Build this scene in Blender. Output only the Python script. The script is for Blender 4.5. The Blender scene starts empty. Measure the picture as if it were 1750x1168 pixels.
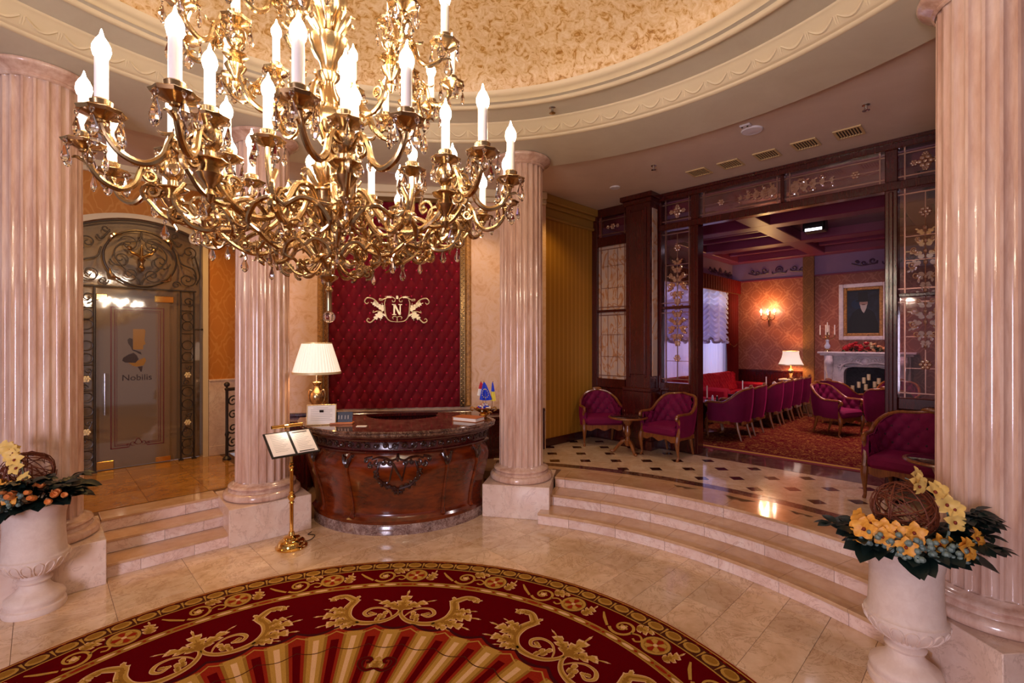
import bpy, math, random
import numpy as np
from mathutils import Matrix, Vector
PI = math.pi; R = math.radians
sin, cos = math.sin, math.cos
rnd = random.Random(7)
C = bpy.context.scene.collection
SC = bpy.context.scene

# ---------------------------------------------------------------- camera, world, large lights, exposure
cam = bpy.data.cameras.new('camera'); cam.lens = 818 / 1750 * 36; cam.sensor_width = 36; cam.clip_start = .02
co = bpy.data.objects.new('camera', cam); C.objects.link(co)
co.location = (0, 0, 1.9); co.rotation_euler = (PI / 2, 0, 0); SC.camera = co
w = bpy.data.worlds.new('world'); SC.world = w; w.use_nodes = True
bg = w.node_tree.nodes['Background']; bg.inputs[0].default_value = (.86, .68, .72, 1); bg.inputs[1].default_value = .26
vs = SC.view_settings; vs.view_transform = 'Standard'; vs.look = 'None'; vs.gamma = 1; vs.use_curve_mapping = False
vs.exposure = .22

def light(name, kind, loc, energy, color, size=.3, rot=None, target=None, size_y=None, spot=None, blend=.6):
    l = bpy.data.lights.new(name, kind); l.energy = energy; l.color = color
    if kind == 'AREA':
        l.size = size
        if size_y: l.shape = 'RECTANGLE'; l.size_y = size_y
    else: l.shadow_soft_size = size
    if kind == 'SPOT': l.spot_size = spot; l.spot_blend = blend
    o = bpy.data.objects.new(name, l); C.objects.link(o); o.location = loc
    if target is not None: o.rotation_euler = (Vector(target) - Vector(loc)).to_track_quat('-Z', 'Y').to_euler()
    elif rot: o.rotation_euler = rot
    return o
# tall entrance windows behind the photographer
light('entrance_daylight', 'AREA', (-2.6, -3.4, 1.55), 210, (.86, .78, 1.0), 1.3, target=(.3, 4, .9), size_y=2.2)
# ceiling downlights of the door alcove and of the desk niche
light('alcove_downlight', 'SPOT', (-4.0, 5.4, 3.9), 70, (1, .55, .16), .05, target=(-4.05, 5.6, 0), spot=R(120))
light('alcove_downlight', 'SPOT', (-5.0, 4.4, 3.9), 45, (1, .55, .16), .05, target=(-5.0, 4.6, 0), spot=R(120))
light('niche_downlight', 'SPOT', (-2.4, 5.75, 3.9), 35, (1, .68, .38), .05, target=(-2.5, 6.1, 0), spot=R(110))
light('niche_downlight', 'SPOT', (-.45, 6.0, 3.9), 35, (1, .68, .38), .05, target=(-.5, 6.4, 0), spot=R(110))
light('landing_downlight', 'SPOT', (.75, 6.4, 3.95), 22, (1, .62, .20), .05, target=(.85, 6.8, 0), spot=R(115))
light('landing_downlight', 'SPOT', (2.2, 5.2, 3.95), 40, (1, .80, .78), .05, target=(2.2, 5.2, 0), spot=R(130))

# ---------------------------------------------------------------- materials
def lin(c):
    if isinstance(c, str):
        c = [int(c[i:i + 2], 16) / 255 for i in (1, 3, 5)]
        return tuple(((x + .055) / 1.055) ** 2.4 if x > .04045 else x / 12.92 for x in c) + (1,)
    return tuple(c) + (1,) if len(c) == 3 else tuple(c)

class NT:
    def __init__(s, name):
        s.m = bpy.data.materials.new(name); s.m.use_nodes = True; s.t = s.m.node_tree; s.n = s.t.nodes
        s.p = s.n['Principled BSDF']; s.out = s.n['Material Output']; s._c = None
    def add(s, typ, **k):
        n = s.n.new(typ)
        for a, b in k.items(): setattr(n, a, b)
        return n
    def link(s, a, b): s.t.links.new(a, b)
    def coord(s, scale=(1, 1, 1), rot=(0, 0, 0), kind='Object'):
        c = s.add('ShaderNodeTexCoord'); m = s.add('ShaderNodeMapping'); s.link(c.outputs[kind], m.inputs[0])
        m.inputs['Scale'].default_value = scale; m.inputs['Rotation'].default_value = rot
        return m.outputs[0]
    def math(s, op, a, b=None, c=None):
        n = s.add('ShaderNodeMath', operation=op)
        for i, x in enumerate((a, b, c)):
            if x is None: continue
            if isinstance(x, (int, float)): n.inputs[i].default_value = x
            else: s.link(x, n.inputs[i])
        return n.outputs[0]
    def noise(s, vec, scale, detail=4, rough=.55, dist=0):
        n = s.add('ShaderNodeTexNoise'); n.inputs['Scale'].default_value = scale; n.inputs['Detail'].default_value = detail
        n.inputs['Roughness'].default_value = rough; n.inputs['Distortion'].default_value = dist
        if vec is not None: s.link(vec, n.inputs['Vector'])
        return n.outputs['Fac']
    def ramp(s, fac, stops):
        r = s.add('ShaderNodeValToRGB'); e = r.color_ramp.elements
        while len(e) < len(stops): e.new(.5)
        for x, (p, c) in zip(e, stops): x.position = p; x.color = lin(c)
        s.link(fac, r.inputs[0]); return r.outputs[0]
    def mix(s, fac, a, b, mode='MIX'):
        n = s.add('ShaderNodeMix', data_type='RGBA', blend_type=mode)
        for i, x in ((0, fac), (6, a), (7, b)):
            if isinstance(x, (int, float)): n.inputs[i].default_value = x
            elif isinstance(x, (tuple, list, str)): n.inputs[i].default_value = lin(x)
            else: s.link(x, n.inputs[i])
        return n.outputs[2]
    def set(s, rough=.5, metal=0, color=None, spec=None, coat=0, coat_rough=.05, emis=None, es=0, sheen=0, trans=0, ior=None):
        p = s.p
        p.inputs['Roughness'].default_value = rough; p.inputs['Metallic'].default_value = metal
        if color is not None:
            if isinstance(color, (tuple, list, str)): p.inputs['Base Color'].default_value = lin(color)
            else: s.link(color, p.inputs['Base Color'])
        if spec is not None: p.inputs['Specular IOR Level'].default_value = spec
        p.inputs['Coat Weight'].default_value = coat; p.inputs['Coat Roughness'].default_value = coat_rough
        if sheen: p.inputs['Sheen Weight'].default_value = sheen
        if emis is not None: p.inputs['Emission Color'].default_value = lin(emis); p.inputs['Emission Strength'].default_value = es
        if trans: p.inputs['Transmission Weight'].default_value = trans
        if ior: p.inputs['IOR'].default_value = ior
        return s
    def bump(s, h, strength=.3, dist=.01):
        b = s.add('ShaderNodeBump'); b.inputs['Strength'].default_value = strength; b.inputs['Distance'].default_value = dist
        s.link(h, b.inputs['Height']); s.link(b.outputs[0], s.p.inputs['Normal'])
        return s

def plain(name, color, rough=.5, metal=0, **k): return NT(name).set(rough, metal, color, **k).m

def marble(name, c1, c2, c3, scale=3, stretch=(1, 1, 1), rough=.15, vein=None, coat=.3, random_shift=False):
    n = NT(name); v = n.coord(stretch)
    if random_shift:
        oi = n.add('ShaderNodeObjectInfo'); va = n.add('ShaderNodeVectorMath', operation='MULTIPLY_ADD')
        cb = n.add('ShaderNodeCombineXYZ')
        for i in range(3): n.link(oi.outputs['Random'], cb.inputs[i])
        n.link(cb.outputs[0], va.inputs[0]); va.inputs[1].default_value = (37, 91, 53); n.link(v, va.inputs[2]); v = va.outputs[0]
    a = n.noise(v, scale, 6, .62, .8); b = n.noise(v, scale * 5, 5, .6)
    col = n.ramp(n.math('MULTIPLY_ADD', b, .35, n.math('MULTIPLY', a, .75)), [(.38, c1), (.55, c2), (.72, c3)])
    if vein:
        vv = n.noise(v, scale * 1.3, 8, .7, 1.6)
        d = n.math('ABSOLUTE', n.math('SUBTRACT', vv, .5))
        k = n.ramp(d, [(0, (1, 1, 1)), (.02, (0, 0, 0))])
        col = n.mix(n.math('MULTIPLY', k, .55), col, vein)
    if random_shift:
        hv = n.add('ShaderNodeHueSaturation'); n.link(col, hv.inputs['Color'])
        n.link(n.math('MULTIPLY_ADD', oi.outputs['Random'], .16, .92), hv.inputs['Value']); col = hv.outputs[0]
    return n.set(rough, 0, col, coat=coat, coat_rough=.06).m

def wood(name, c1, c2, rough=.22, scale=1.0, stretch=(6, 6, .7)):
    n = NT(name); v = n.coord(stretch)
    a = n.noise(v, 3 * scale, 6, .6, 1.2); b = n.noise(v, 14 * scale, 4, .6, .5)
    col = n.ramp(n.math('MULTIPLY_ADD', b, .4, n.math('MULTIPLY', a, .6)), [(.35, c1), (.68, c2)])
    return n.set(rough, 0, col, coat=.45, coat_rough=.12).m

def velvet(name, c1, c2, sheen=.6):
    n = NT(name); v = n.coord()
    a = n.noise(v, 6, 4, .6); lw = n.add('ShaderNodeLayerWeight'); lw.inputs[0].default_value = .4
    col = n.mix(n.math('MULTIPLY', a, .6), c1, c2)
    n.set(.75, 0, col, spec=.2, sheen=sheen)
    n.p.inputs['Sheen Tint'].default_value = lin(c2); n.p.inputs['Sheen Roughness'].default_value = .35
    return n.m

def damask(name, base, fig, su=.36, sv=.52, rough=.55, metallic=0):
    """ogee damask on UV-like coordinates: object x (along the wall) and z."""
    n = NT(name); c = n.add('ShaderNodeTexCoord'); sp = n.add('ShaderNodeSeparateXYZ'); n.link(c.outputs['Object'], sp.inputs[0])
    x = n.math('MULTIPLY', sp.outputs[0], 2 * PI / su); z = n.math('MULTIPLY', sp.outputs[2], 2 * PI / sv)
    cx = n.math('COSINE', x); cz = n.math('COSINE', z)
    a = n.math('ADD', cx, cz)                                    # diamonds / ogees
    wob = n.math('MULTIPLY', n.math('SINE', n.math('MULTIPLY', x, 3)), n.math('SINE', n.math('MULTIPLY', z, 3)))
    wob2 = n.math('MULTIPLY', n.math('COSINE', n.math('MULTIPLY', x, 5)), n.math('COSINE', n.math('MULTIPLY', z, 4)))
    f = n.math('ADD', a, n.math('ADD', n.math('MULTIPLY', wob, .25), n.math('MULTIPLY', wob2, .18)))
    b1 = n.math('SUBTRACT', .28, n.math('ABSOLUTE', n.math('SUBTRACT', f, .05)))
    b2 = n.math('SUBTRACT', .22, n.math('ABSOLUTE', n.math('SUBTRACT', f, 1.05)))
    b3 = n.math('SUBTRACT', .22, n.math('ABSOLUTE', n.math('ADD', f, 1.15)))
    m = n.math('MAXIMUM', b1, n.math('MAXIMUM', b2, b3))
    k = n.ramp(m, [(.0, (0, 0, 0)), (.10, (1, 1, 1))])
    nz = n.noise(n.coord(), 30, 3)
    col = n.mix(n.math('MULTIPLY', k, n.math('MULTIPLY_ADD', nz, .5, .5)), base, fig)
    return n.set(rough, metallic, col).m

def mottled(name, stops, scale=4, rough=.6, dist=1.5, bump=0):
    n = NT(name); v = n.coord()
    a = n.noise(v, scale, 8, .7, dist); col = n.ramp(a, stops)
    n.set(rough, 0, col)
    if bump: n.bump(a, bump, .01)
    return n.m

M = {}
M['floor'] = marble('floor_marble', '#ceab84', '#e3c3a0', '#f0d6b6', 2.2, (1, 1, 1), .12, '#a67c52', .5, True)
M['grout'] = plain('grout', '#6d4a30', .8)
M['step'] = marble('step_marble', '#dfbcab', '#ecd0c1', '#f4e2d6', 3.2, (1, 1, 1), .16, '#b98a76', .4, True)
M['tread'] = marble('tread_marble', '#bb9066', '#c9a078', '#d6b28c', 2.5, (1, 1, 1), .10, None, .5)
M['column'] = marble('column_marble', '#bd917a', '#d6b09a', '#e8cab6', 3.0, (2.2, 2.2, .35), .17, None, .45)
M['dado'] = marble('dado_marble', '#d8b9a4', '#e6cbb8', '#efdccb', 2.5, (1, 1, 1), .25, '#b99783', .2)
M['darkmarble'] = marble('dark_emperador_marble', '#2a1511', '#4b2b22', '#7c5a48', 9, (1, 1, 1), .10, '#c9a58c', .5)
M['plinthmarble'] = marble('grey_brown_marble', '#4c322b', '#7d5f55', '#a78d83', 9, (1, 1, 1), .14, '#d8c2b4', .4)
M['brownmarble'] = marble('brown_cabochon_marble', '#2c1613', '#3e201b', '#5a332b', 8, (1, 1, 1), .12, None, .5)
M['landing'] = marble('landing_marble', '#caa986', '#dcbd9b', '#e9cfb1', 2.2, (1, 1, 1), .12, '#b18a64', .5, True)
M['alcovetile'] = marble('amber_lit_marble', '#9c6424', '#b07830', '#c08c44', 2.2, (1, 1, 1), .10, '#8a5c28', .5, True)  # amber tone holds the alcove's warm light, put into the tile colour
M['plaster'] = mottled('cream_plaster', [(.3, '#cdc3aa'), (.7, '#d8d0b8')], 1.2, .55)
M['plaster_out'] = mottled('taupe_plaster', [(.3, '#cdb8a6'), (.7, '#d8c4b2')], 1.0, .6)
M['moulding'] = plain('cream_moulding', '#dfcba4', .5)
M['dome'] = mottled('gold_mottled_plaster', [(.30, '#8a5618'), (.40, '#bb8638'), (.47, '#dab47c'), (.66, '#ead0a6')], 16, .5, 1.2, .25)
M['cream_wall'] = mottled('cream_wallpaper', [(.34, '#d3a176'), (.5, '#e2bb98'), (.66, '#e4c2ac')], 5, .6, 1.8)
M['gold_damask'] = damask('gold_damask', '#c47a24', '#d18f3e', .34, .60)
M['shaded_damask'] = damask('shaded_damask', '#74481c', '#8a5a28', .30, .40)  # gold paper darkened to brown: shade on the fireplace wall put into colour
M['rose_damask'] = damask('rose_damask', '#94503c', '#b27058', .44, .46, .42)
M['goldpaint'] = plain('ochre_painted_cornice', '#a9803c', .5)
M['goldstripe'] = None
n = NT('gold_striped_paper'); cc = n.add('ShaderNodeTexCoord'); sp = n.add('ShaderNodeSeparateXYZ'); n.link(cc.outputs['Object'], sp.inputs[0])
s_ = n.math('SINE', n.math('MULTIPLY', sp.outputs[1], 62))
M['goldstripe'] = n.set(.5, 0, n.mix(n.ramp(s_, [(.35, (0, 0, 0)), (.6, (1, 1, 1))]), '#b07a24', '#c18b33')).m
M['mahogany'] = wood('mahogany', '#340808', '#4c100e', .22)
M['deskwood'] = wood('walnut_veneer', '#3e1004', '#80300a', .17, .6, (1.2, 1.2, 3.2))
M['deskdark'] = wood('carved_walnut', '#1e0a06', '#3f180c', .25)
M['chairwood'] = wood('chair_walnut', '#5a2a10', '#9a5a26', .3)
M['purple'] = velvet('magenta_velvet', '#54052a', '#8c1048', .8)
M['tuftbutton'] = velvet('highlight_tuft_velvet', '#a00c30', '#e0305c', .8)  # brighter than the panel: highlights on the buttons put into their colour
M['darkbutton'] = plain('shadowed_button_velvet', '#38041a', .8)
M['crimson'] = velvet('crimson_velvet', '#42000a', '#98041c', .8)
M['sofared'] = velvet('red_velvet', '#8a0620', '#cc1438')
M['drape'] = velvet('drape_velvet', '#4d0206', '#860a10')
M['gold'] = plain('antique_gold', (.52, .35, .17), .22, 1)
M['brass'] = plain('polished_brass', (.80, .50, .14), .10, 1)
M['bronze'] = plain('dark_gold', (.36, .22, .09), .22, 1)
M['giltwood'] = mottled('gilt_wood', [(.35, '#6f4520'), (.6, '#c08a45')], 30, .35, 1)
M['iron'] = plain('wrought_iron', (.06, .045, .035), .4, .7)
M['ivorygilt'] = plain('ivory_gilt', '#e2cfa0', .35, .25)
M['candle'] = plain('candle_tube', '#f6efe4', .45, emis='#fff0dc', es=0)
M['bulb'] = plain('lit_bulb', '#ffffff', .3, emis=(1.0, .84, .64), es=100)
M['shade'] = plain('pleated_shade', '#f6ece2', .8, emis='#ffe4cc', es=.50)
M['urn'] = mottled('cast_stone', [(.3, '#dcc3b3'), (.7, '#ecd8c9')], 14, .7, .5)
M['leaf'] = plain('dark_leaf', '#10201c', .45)
M['leaf2'] = plain('deep_green_leaf', '#1d3226', .5)
M['twig'] = plain('brown_twig', '#6b2f14', .6)
M['orchid'] = mottled('orange_orchid', [(.35, '#d8861c'), (.65, '#f2b44a')], 22, .5)
M['orchid2'] = plain('pale_orchid', '#e8c26a', .5)
M['throat'] = plain('orchid_throat', '#7a2410', .5)
M['berry'] = plain('grey_green_berry', '#6f8076', .5)
M['tulip'] = plain('peach_tulip', '#e89a55', .5)
M['paper'] = plain('paper', '#efe6dc', .7)
M['ink'] = plain('print_ink', '#2b2320', .7)
M['greyink'] = plain('grey_print', '#9a948e', .7)
M['black'] = plain('black_board', '#150e0c', .35)
M['white'] = plain('white_plastic', '#d9d4dc', .4)
M['chrome'] = plain('chrome', (.6, .58, .56), .15, 1)
M['book'] = plain('tan_leather', '#b5652f', .5)
M['blue'] = plain('flag_blue', '#0b35c8', .6); M['red'] = plain('flag_red', '#c0142c', .6)
M['yellow'] = plain('flag_yellow', '#e8d44a', .6); M['flagwhite'] = plain('flag_white', '#f0ece4', .6)
M['sheer'] = plain('sheer_curtain', '#ded8ee', .8)
M['mantel'] = marble('white_carved_marble', '#b9aeb4', '#d8cdd0', '#ebe2e2', 4, (1, 1, 1), .3, None, .2)
M['soot'] = mottled('blackened_firebox', [(.35, '#14121a'), (.65, '#34323c')], 9, .7)
M['beam'] = plain('plum_ceiling_beam', '#7c2c48', .4)
M['coffer'] = plain('mauve_coffer', '#a9748c', .6)
M['frieze'] = plain('lilac_frieze', '#8a6a8c', .6)
M['friezemotif'] = plain('frieze_relief', '#4d3350', .5)
M['vent'] = plain('vent_cream', '#cdb07c', .5)
M['ventdark'] = plain('vent_dark', '#2c1c10', .7)
M['leafred'] = plain('red_bloom', '#b01420', .5); M['leafpeach'] = plain('peach_bloom', '#d89a6a', .5)
M['porcelain'] = plain('blue_white_porcelain', '#c6cfe6', .2)
M['tabletop'] = plain('dark_table_top', '#2a1216', .12, coat=.6)
n = NT('clear_crystal'); g = n.add('ShaderNodeBsdfGlass'); g.inputs['IOR'].default_value = 1.5; g.inputs['Roughness'].default_value = 0
g.inputs['Color'].default_value = (1, .97, .95, 1); n.link(g.outputs[0], n.out.inputs[0]); M['crystal'] = n.m

def pane_mat(name, tint, refl=.12, body=None, amount=0.):
    n = NT(name); t = n.add('ShaderNodeBsdfTransparent'); t.inputs[0].default_value = lin(tint)
    gl = n.add('ShaderNodeBsdfGlossy'); gl.inputs['Roughness'].default_value = .05
    mx = n.add('ShaderNodeMixShader'); mx.inputs[0].default_value = refl
    src = t.outputs[0]
    if body is not None:
        m2 = n.add('ShaderNodeMixShader'); m2.inputs[0].default_value = amount
        n.set(.5, 0, body(n) if callable(body) else body)
        n.link(t.outputs[0], m2.inputs[1]); n.link(n.p.outputs[0], m2.inputs[2]); src = m2.outputs[0]
    n.link(src, mx.inputs[1]); n.link(gl.outputs[0], mx.inputs[2]); n.link(mx.outputs[0], n.out.inputs[0])
    return n.m
M['glass'] = pane_mat('clear_glass', (.86, .76, .80), .06)
def swirl(n): return n.ramp(n.noise(n.coord((1.6, 1, .8)), 3.2, 2, .4, 2.5), [(.40, '#cdb4a6'), (.50, '#d9b79c'), (.56, '#bd7a42'), (.64, '#d2b8a8')])
M['swirlglass'] = pane_mat('marbled_glass', (.8, .6, .5), .05, swirl, .82)
M['transomglass'] = pane_mat('swirled_transom_glass', (.86, .62, .68), .09, swirl, .08)
M['cameglass'] = pane_mat('bevel_glass', (.9, .62, .5), .32, '#d99a70', .40)
M['frost'] = pane_mat('frosted_glass', (.75, .62, .45), .16, '#6b5436', .86)
M['came'] = plain('copper_came', (.34, .17, .13), .35, .8)

# ---------------------------------------------------------------- mesh helpers
class B:
    """collects verts and faces; build() links them as one mesh object"""
    def __init__(s): s.v = []; s.f = []; s.m = []; s.mi = 0
    def add(s, v, f, mtx=None):
        o = len(s.v); v = np.asarray(v, float)
        if mtx is not None:
            mm = np.array(mtx); v = v @ mm[:3, :3].T + mm[:3, 3]
        s.v.extend(map(tuple, v)); s.f.extend(tuple(i + o for i in q) for q in f); s.m.extend([s.mi] * len(f)); return s
    def box(s, x0, y0, z0, x1, y1, z1, b=0, mtx=None):
        if b <= 0:
            v = [(x, y, z) for x in (x0, x1) for y in (y0, y1) for z in (z0, z1)]
            return s.add(v, [(0, 1, 3, 2), (4, 6, 7, 5), (0, 4, 5, 1), (2, 3, 7, 6), (0, 2, 6, 4), (1, 5, 7, 3)], mtx)
        X, Y, Z = (x0, x1), (y0, y1), (z0, z1); v = []; ix = {}
        for i in (0, 1):
            for j in (0, 1):
                for k in (0, 1):
                    sx, sy, sz = 1 - 2 * i, 1 - 2 * j, 1 - 2 * k
                    for a in range(3):
                        p = [X[i] + sx * b, Y[j] + sy * b, Z[k] + sz * b]; p[a] = (X[i], Y[j], Z[k])[a]
                        ix[i, j, k, a] = len(v); v.append(tuple(p))
        f = []
        for i in (0, 1):
            f.append([ix[i, 0, 0, 0], ix[i, 0, 1, 0], ix[i, 1, 1, 0], ix[i, 1, 0, 0]][::1 if i == 0 else -1])
            f.append([ix[0, i, 0, 1], ix[1, i, 0, 1], ix[1, i, 1, 1], ix[0, i, 1, 1]][::1 if i == 0 else -1])
            f.append([ix[0, 0, i, 2], ix[0, 1, i, 2], ix[1, 1, i, 2], ix[1, 0, i, 2]][::1 if i == 0 else -1])
        for i in (0, 1):
            for j in (0, 1):
                f.append([ix[i, j, 0, 0], ix[i, j, 1, 0], ix[i, j, 1, 1], ix[i, j, 0, 1]][::1 if (i + j) % 2 else -1])
                f.append([ix[i, 0, j, 0], ix[i, 1, j, 0], ix[i, 1, j, 2], ix[i, 0, j, 2]][::-1 if (i + j) % 2 else 1])
                f.append([ix[0, i, j, 1], ix[1, i, j, 1], ix[1, i, j, 2], ix[0, i, j, 2]][::1 if (i + j) % 2 else -1])
                for k in (0, 1):
                    f.append([ix[i, j, k, 0], ix[i, j, k, 1], ix[i, j, k, 2]][::-1 if (i + j + k) % 2 else 1])
        return s.add(v, f, mtx)
    def rev(s, prof, n=32, a0=0, a1=2 * PI, rad=None, mtx=None, close=False):
        """revolve (r, z) profile; rad(angle, i, r, z)->r lets it be fluted; partial sweeps with close=True get end caps"""
        full = abs(a1 - a0) > 2 * PI - 1e-6; na = n if full else n + 1; v = []; f = []; k = len(prof)
        for j in range(na):
            a = a0 + (a1 - a0) * j / n
            for i, (r, z) in enumerate(prof):
                rr = rad(a, i, r, z) if rad else r
                v.append((rr * cos(a), rr * sin(a), z))
        kk = k if close else k - 1
        for j in range(n):
            j2 = (j + 1) % na
            for i in range(kk):
                i2 = (i + 1) % k
                f.append((j * k + i, j2 * k + i, j2 * k + i2, j * k + i2))
        if close and not full:
            f.append(tuple(range(k))[::-1]); f.append(tuple((na - 1) * k + i for i in range(k)))
        return s.add(v, f, mtx)
    def tube(s, pts, r, n=7, mtx=None, cap=True, flat=None):
        P = np.asarray(pts, float); m = len(P); rr = np.full(m, r) if np.isscalar(r) else np.asarray(r, float)
        T = np.gradient(P, axis=0); T /= np.linalg.norm(T, axis=1)[:, None] + 1e-12
        u = np.array((0, 0, 1.)) if abs(T[0][2]) < .9 else np.array((1., 0, 0))
        v = []
        for i in range(m):
            u = u - T[i] * (u @ T[i]); u /= np.linalg.norm(u) + 1e-12; w_ = np.cross(T[i], u)
            for j in range(n):
                a = 2 * PI * j / n
                v.append(P[i] + rr[i] * (cos(a) * u + sin(a) * w_))
        f = [(i * n + j, i * n + (j + 1) % n, (i + 1) * n + (j + 1) % n, (i + 1) * n + j) for i in range(m - 1) for j in range(n)]
        if cap: f += [tuple(range(n))[::-1], tuple((m - 1) * n + j for j in range(n))]
        return s.add(v, f, mtx)
    def prism(s, poly, z0, z1, mtx=None, bottom=False):
        n = len(poly); v = [(x, y, z0) for x, y in poly] + [(x, y, z1) for x, y in poly]
        f = [tuple(range(n, 2 * n))] + [(i, (i + 1) % n, n + (i + 1) % n, n + i) for i in range(n)]
        if bottom: f.append(tuple(range(n))[::-1])
        return s.add(v, f, mtx)
    def ball(s, c, r, n=8, m=6, mtx=None, sc=(1, 1, 1)):
        prof = [(r * sin(PI * i / m) * 1.0, -r * cos(PI * i / m)) for i in range(m + 1)]
        t = Matrix.Translation(c) @ Matrix.Diagonal((*sc, 1))
        if mtx is not None: t = Matrix(mtx) @ t
        return s.rev(prof, n, mtx=t)
    def grid(s, fn, nu, nv, mtx=None, flip=False):
        v = [fn(i / nu, j / nv) for i in range(nu + 1) for j in range(nv + 1)]; k = nv + 1
        f = [(i * k + j, (i + 1) * k + j, (i + 1) * k + j + 1, i * k + j + 1) for i in range(nu) for j in range(nv)]
        if flip: f = [q[::-1] for q in f]
        return s.add(v, f, mtx)
    def build(s, name, mats, parent=None, smooth=True, loc=None, rot=None, angle=38, fix=True):
        me = bpy.data.meshes.new(name); me.from_pydata(s.v, [], s.f)
        for m in (mats if isinstance(mats, (list, tuple)) else [mats]): me.materials.append(M[m] if isinstance(m, str) else m)
        me.polygons.foreach_set('material_index', s.m)
        if fix:
            import bmesh
            bm = bmesh.new(); bm.from_mesh(me); bmesh.ops.remove_doubles(bm, verts=bm.verts, dist=1e-6)
            bmesh.ops.recalc_face_normals(bm, faces=bm.faces)
            if smooth:
                ca = R(angle)
                for e in bm.edges:
                    e.smooth = len(e.link_faces) == 2 and e.calc_face_angle(0) < ca
                for q in bm.faces: q.smooth = True
            bm.to_mesh(me); bm.free()
        return obj(name, me, parent, loc, rot)

def obj(name, me, parent=None, loc=None, rot=None):
    o = bpy.data.objects.new(name, me); C.objects.link(o)
    if parent: o.parent = parent
    if loc is not None: o.location = loc
    if rot is not None: o.rotation_euler = (0, 0, rot) if np.isscalar(rot) else rot
    return o
def tag(o, label=None, cat=None, group=None, kind=None):
    if label: o['label'] = label
    if cat: o['category'] = cat
    if group: o['group'] = group
    if kind: o['kind'] = kind
    return o
def thing(name, label, cat, loc=(0, 0, 0), rot=0, group=None, kind=None):
    return tag(obj(name, None, None, loc, rot), label, cat, group, kind)
kids = {}
def copy_tree(o, loc=None, rot=None, label=None, scale=None):
    def rec(x, par):
        c = x.copy(); C.objects.link(c)
        if par is not None: c.parent = par
        for ch in list(x.children): rec(ch, c)
        return c
    r = rec(o, None)
    if loc is not None: r.location = loc
    if rot is not None: r.rotation_euler = (0, 0, rot)
    if scale is not None: r.scale = scale
    if label: r['label'] = label
    return r
def inst(name, src, parent, loc=(0, 0, 0), rot=(0, 0, 0), scale=None):
    """another object on the same mesh data"""
    o = obj(name, src.data if hasattr(src, 'data') else src, parent, loc, rot)
    if scale is not None: o.scale = scale if not np.isscalar(scale) else (scale,) * 3
    return o
def spl(pts, k=6):
    P = np.asarray(pts, float); P = np.vstack([2 * P[0] - P[1], P, 2 * P[-1] - P[-2]]); out = []
    for i in range(1, len(P) - 2):
        for j in range(k):
            t = j / k; a, b, c, d = P[i - 1:i + 3]
            out.append(.5 * (2 * b + (c - a) * t + (2 * a - 5 * b + 4 * c - d) * t * t + (3 * b - a - 3 * c + d) * t ** 3))
    out.append(P[-2]); return np.array(out)
def spiral(c, r0, r1, a0, a1, n=18):
    """2-D spiral around c from radius r0 to r1"""
    return [(c[0] + (r0 + (r1 - r0) * i / n) * cos(a0 + (a1 - a0) * i / n), c[1] + (r0 + (r1 - r0) * i / n) * sin(a0 + (a1 - a0) * i / n)) for i in range(n + 1)]
def taper(n, a, b, c=None):
    c = b if c is None else c
    return [a + (b - a) * 2 * t if t < .5 else b + (c - b) * (2 * t - 1) for t in np.linspace(0, 1, n)]
def acanthus(L, W, lobes=4, bend=0., tip=True):
    """serrated leaf outline along +y from the origin, bent sideways"""
    right = []
    for i in range(lobes):
        t0, t1 = i / lobes, (i + 1) / lobes
        wi = W * (sin(PI * min(1, (t0 + .22))) ** .7) * (1 - .45 * t0)
        right += [(wi * .45, L * (t0 + .02)), (wi * .9, L * (t0 + .10 + .02)), (wi, L * (t0 + .75 / lobes + .06)), (wi * .55, L * (t1 + .0))]
    pts = [(0.01 * W, 0)] + right + [(0, L * 1.08)] + [(-x, y) for x, y in right[::-1]] + [(-.01 * W, 0)]
    return [(x + bend * (y / L) ** 2 * L, y) for x, y in pts]
def xf(poly, rot=0, sc=1, dx=0, dy=0, mirror=False):
    c, s = cos(rot), sin(rot); out = []
    for x, y in poly:
        if mirror: x = -x
        out.append((dx + sc * (c * x - s * y), dy + sc * (s * x + c * y)))
    return out[::-1] if mirror else out
def ribbon(pts, wd):
    """2-D strip polygon along pts with widths wd"""
    P = np.asarray(pts, float); T = np.gradient(P, axis=0); T /= np.linalg.norm(T, axis=1)[:, None] + 1e-9
    N = np.c_[-T[:, 1], T[:, 0]]; wd = np.asarray(wd) if not np.isscalar(wd) else np.full(len(P), wd)
    return P + N * wd[:, None] / 2, P - N * wd[:, None] / 2
def text_mesh(body, size, depth, align='CENTER'):
    cu = bpy.data.curves.new('lettering', 'FONT'); cu.body = body; cu.size = size; cu.extrude = depth; cu.align_x = align; cu.align_y = 'CENTER'
    o = bpy.data.objects.new('lettering', cu); C.objects.link(o)
    me = bpy.data.meshes.new_from_object(o.evaluated_get(bpy.context.evaluated_depsgraph_get()))
    bpy.data.objects.remove(o); return me
RX90 = Matrix.Rotation(PI / 2, 4, 'X')       # maps local xy drawing to an upright xz one
def T3(x, y, z): return Matrix.Translation((x, y, z))

# building grid: lounge frame L (x along the glazed partition, y into the lounge)
GA = R(-45.34); A0 = (2.6, 6.6)
ex = (.7026, -.711); en = (.711, .7026)
def LW(t, n_, z=0): return (A0[0] + t * ex[0] + n_ * en[0], A0[1] + t * ex[1] + n_ * en[1], z)
GD = R(44.66)                                 # door wall frame: x along the wall, y away from the hall
PD = (-4.64, 5.953)
CR = (-.818, 1.789)                           # centre of rug and steps
AX = R(8.5)                                   # desk axis: local x right, local y away from the hall
ZL = .35                                      # landing level

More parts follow.
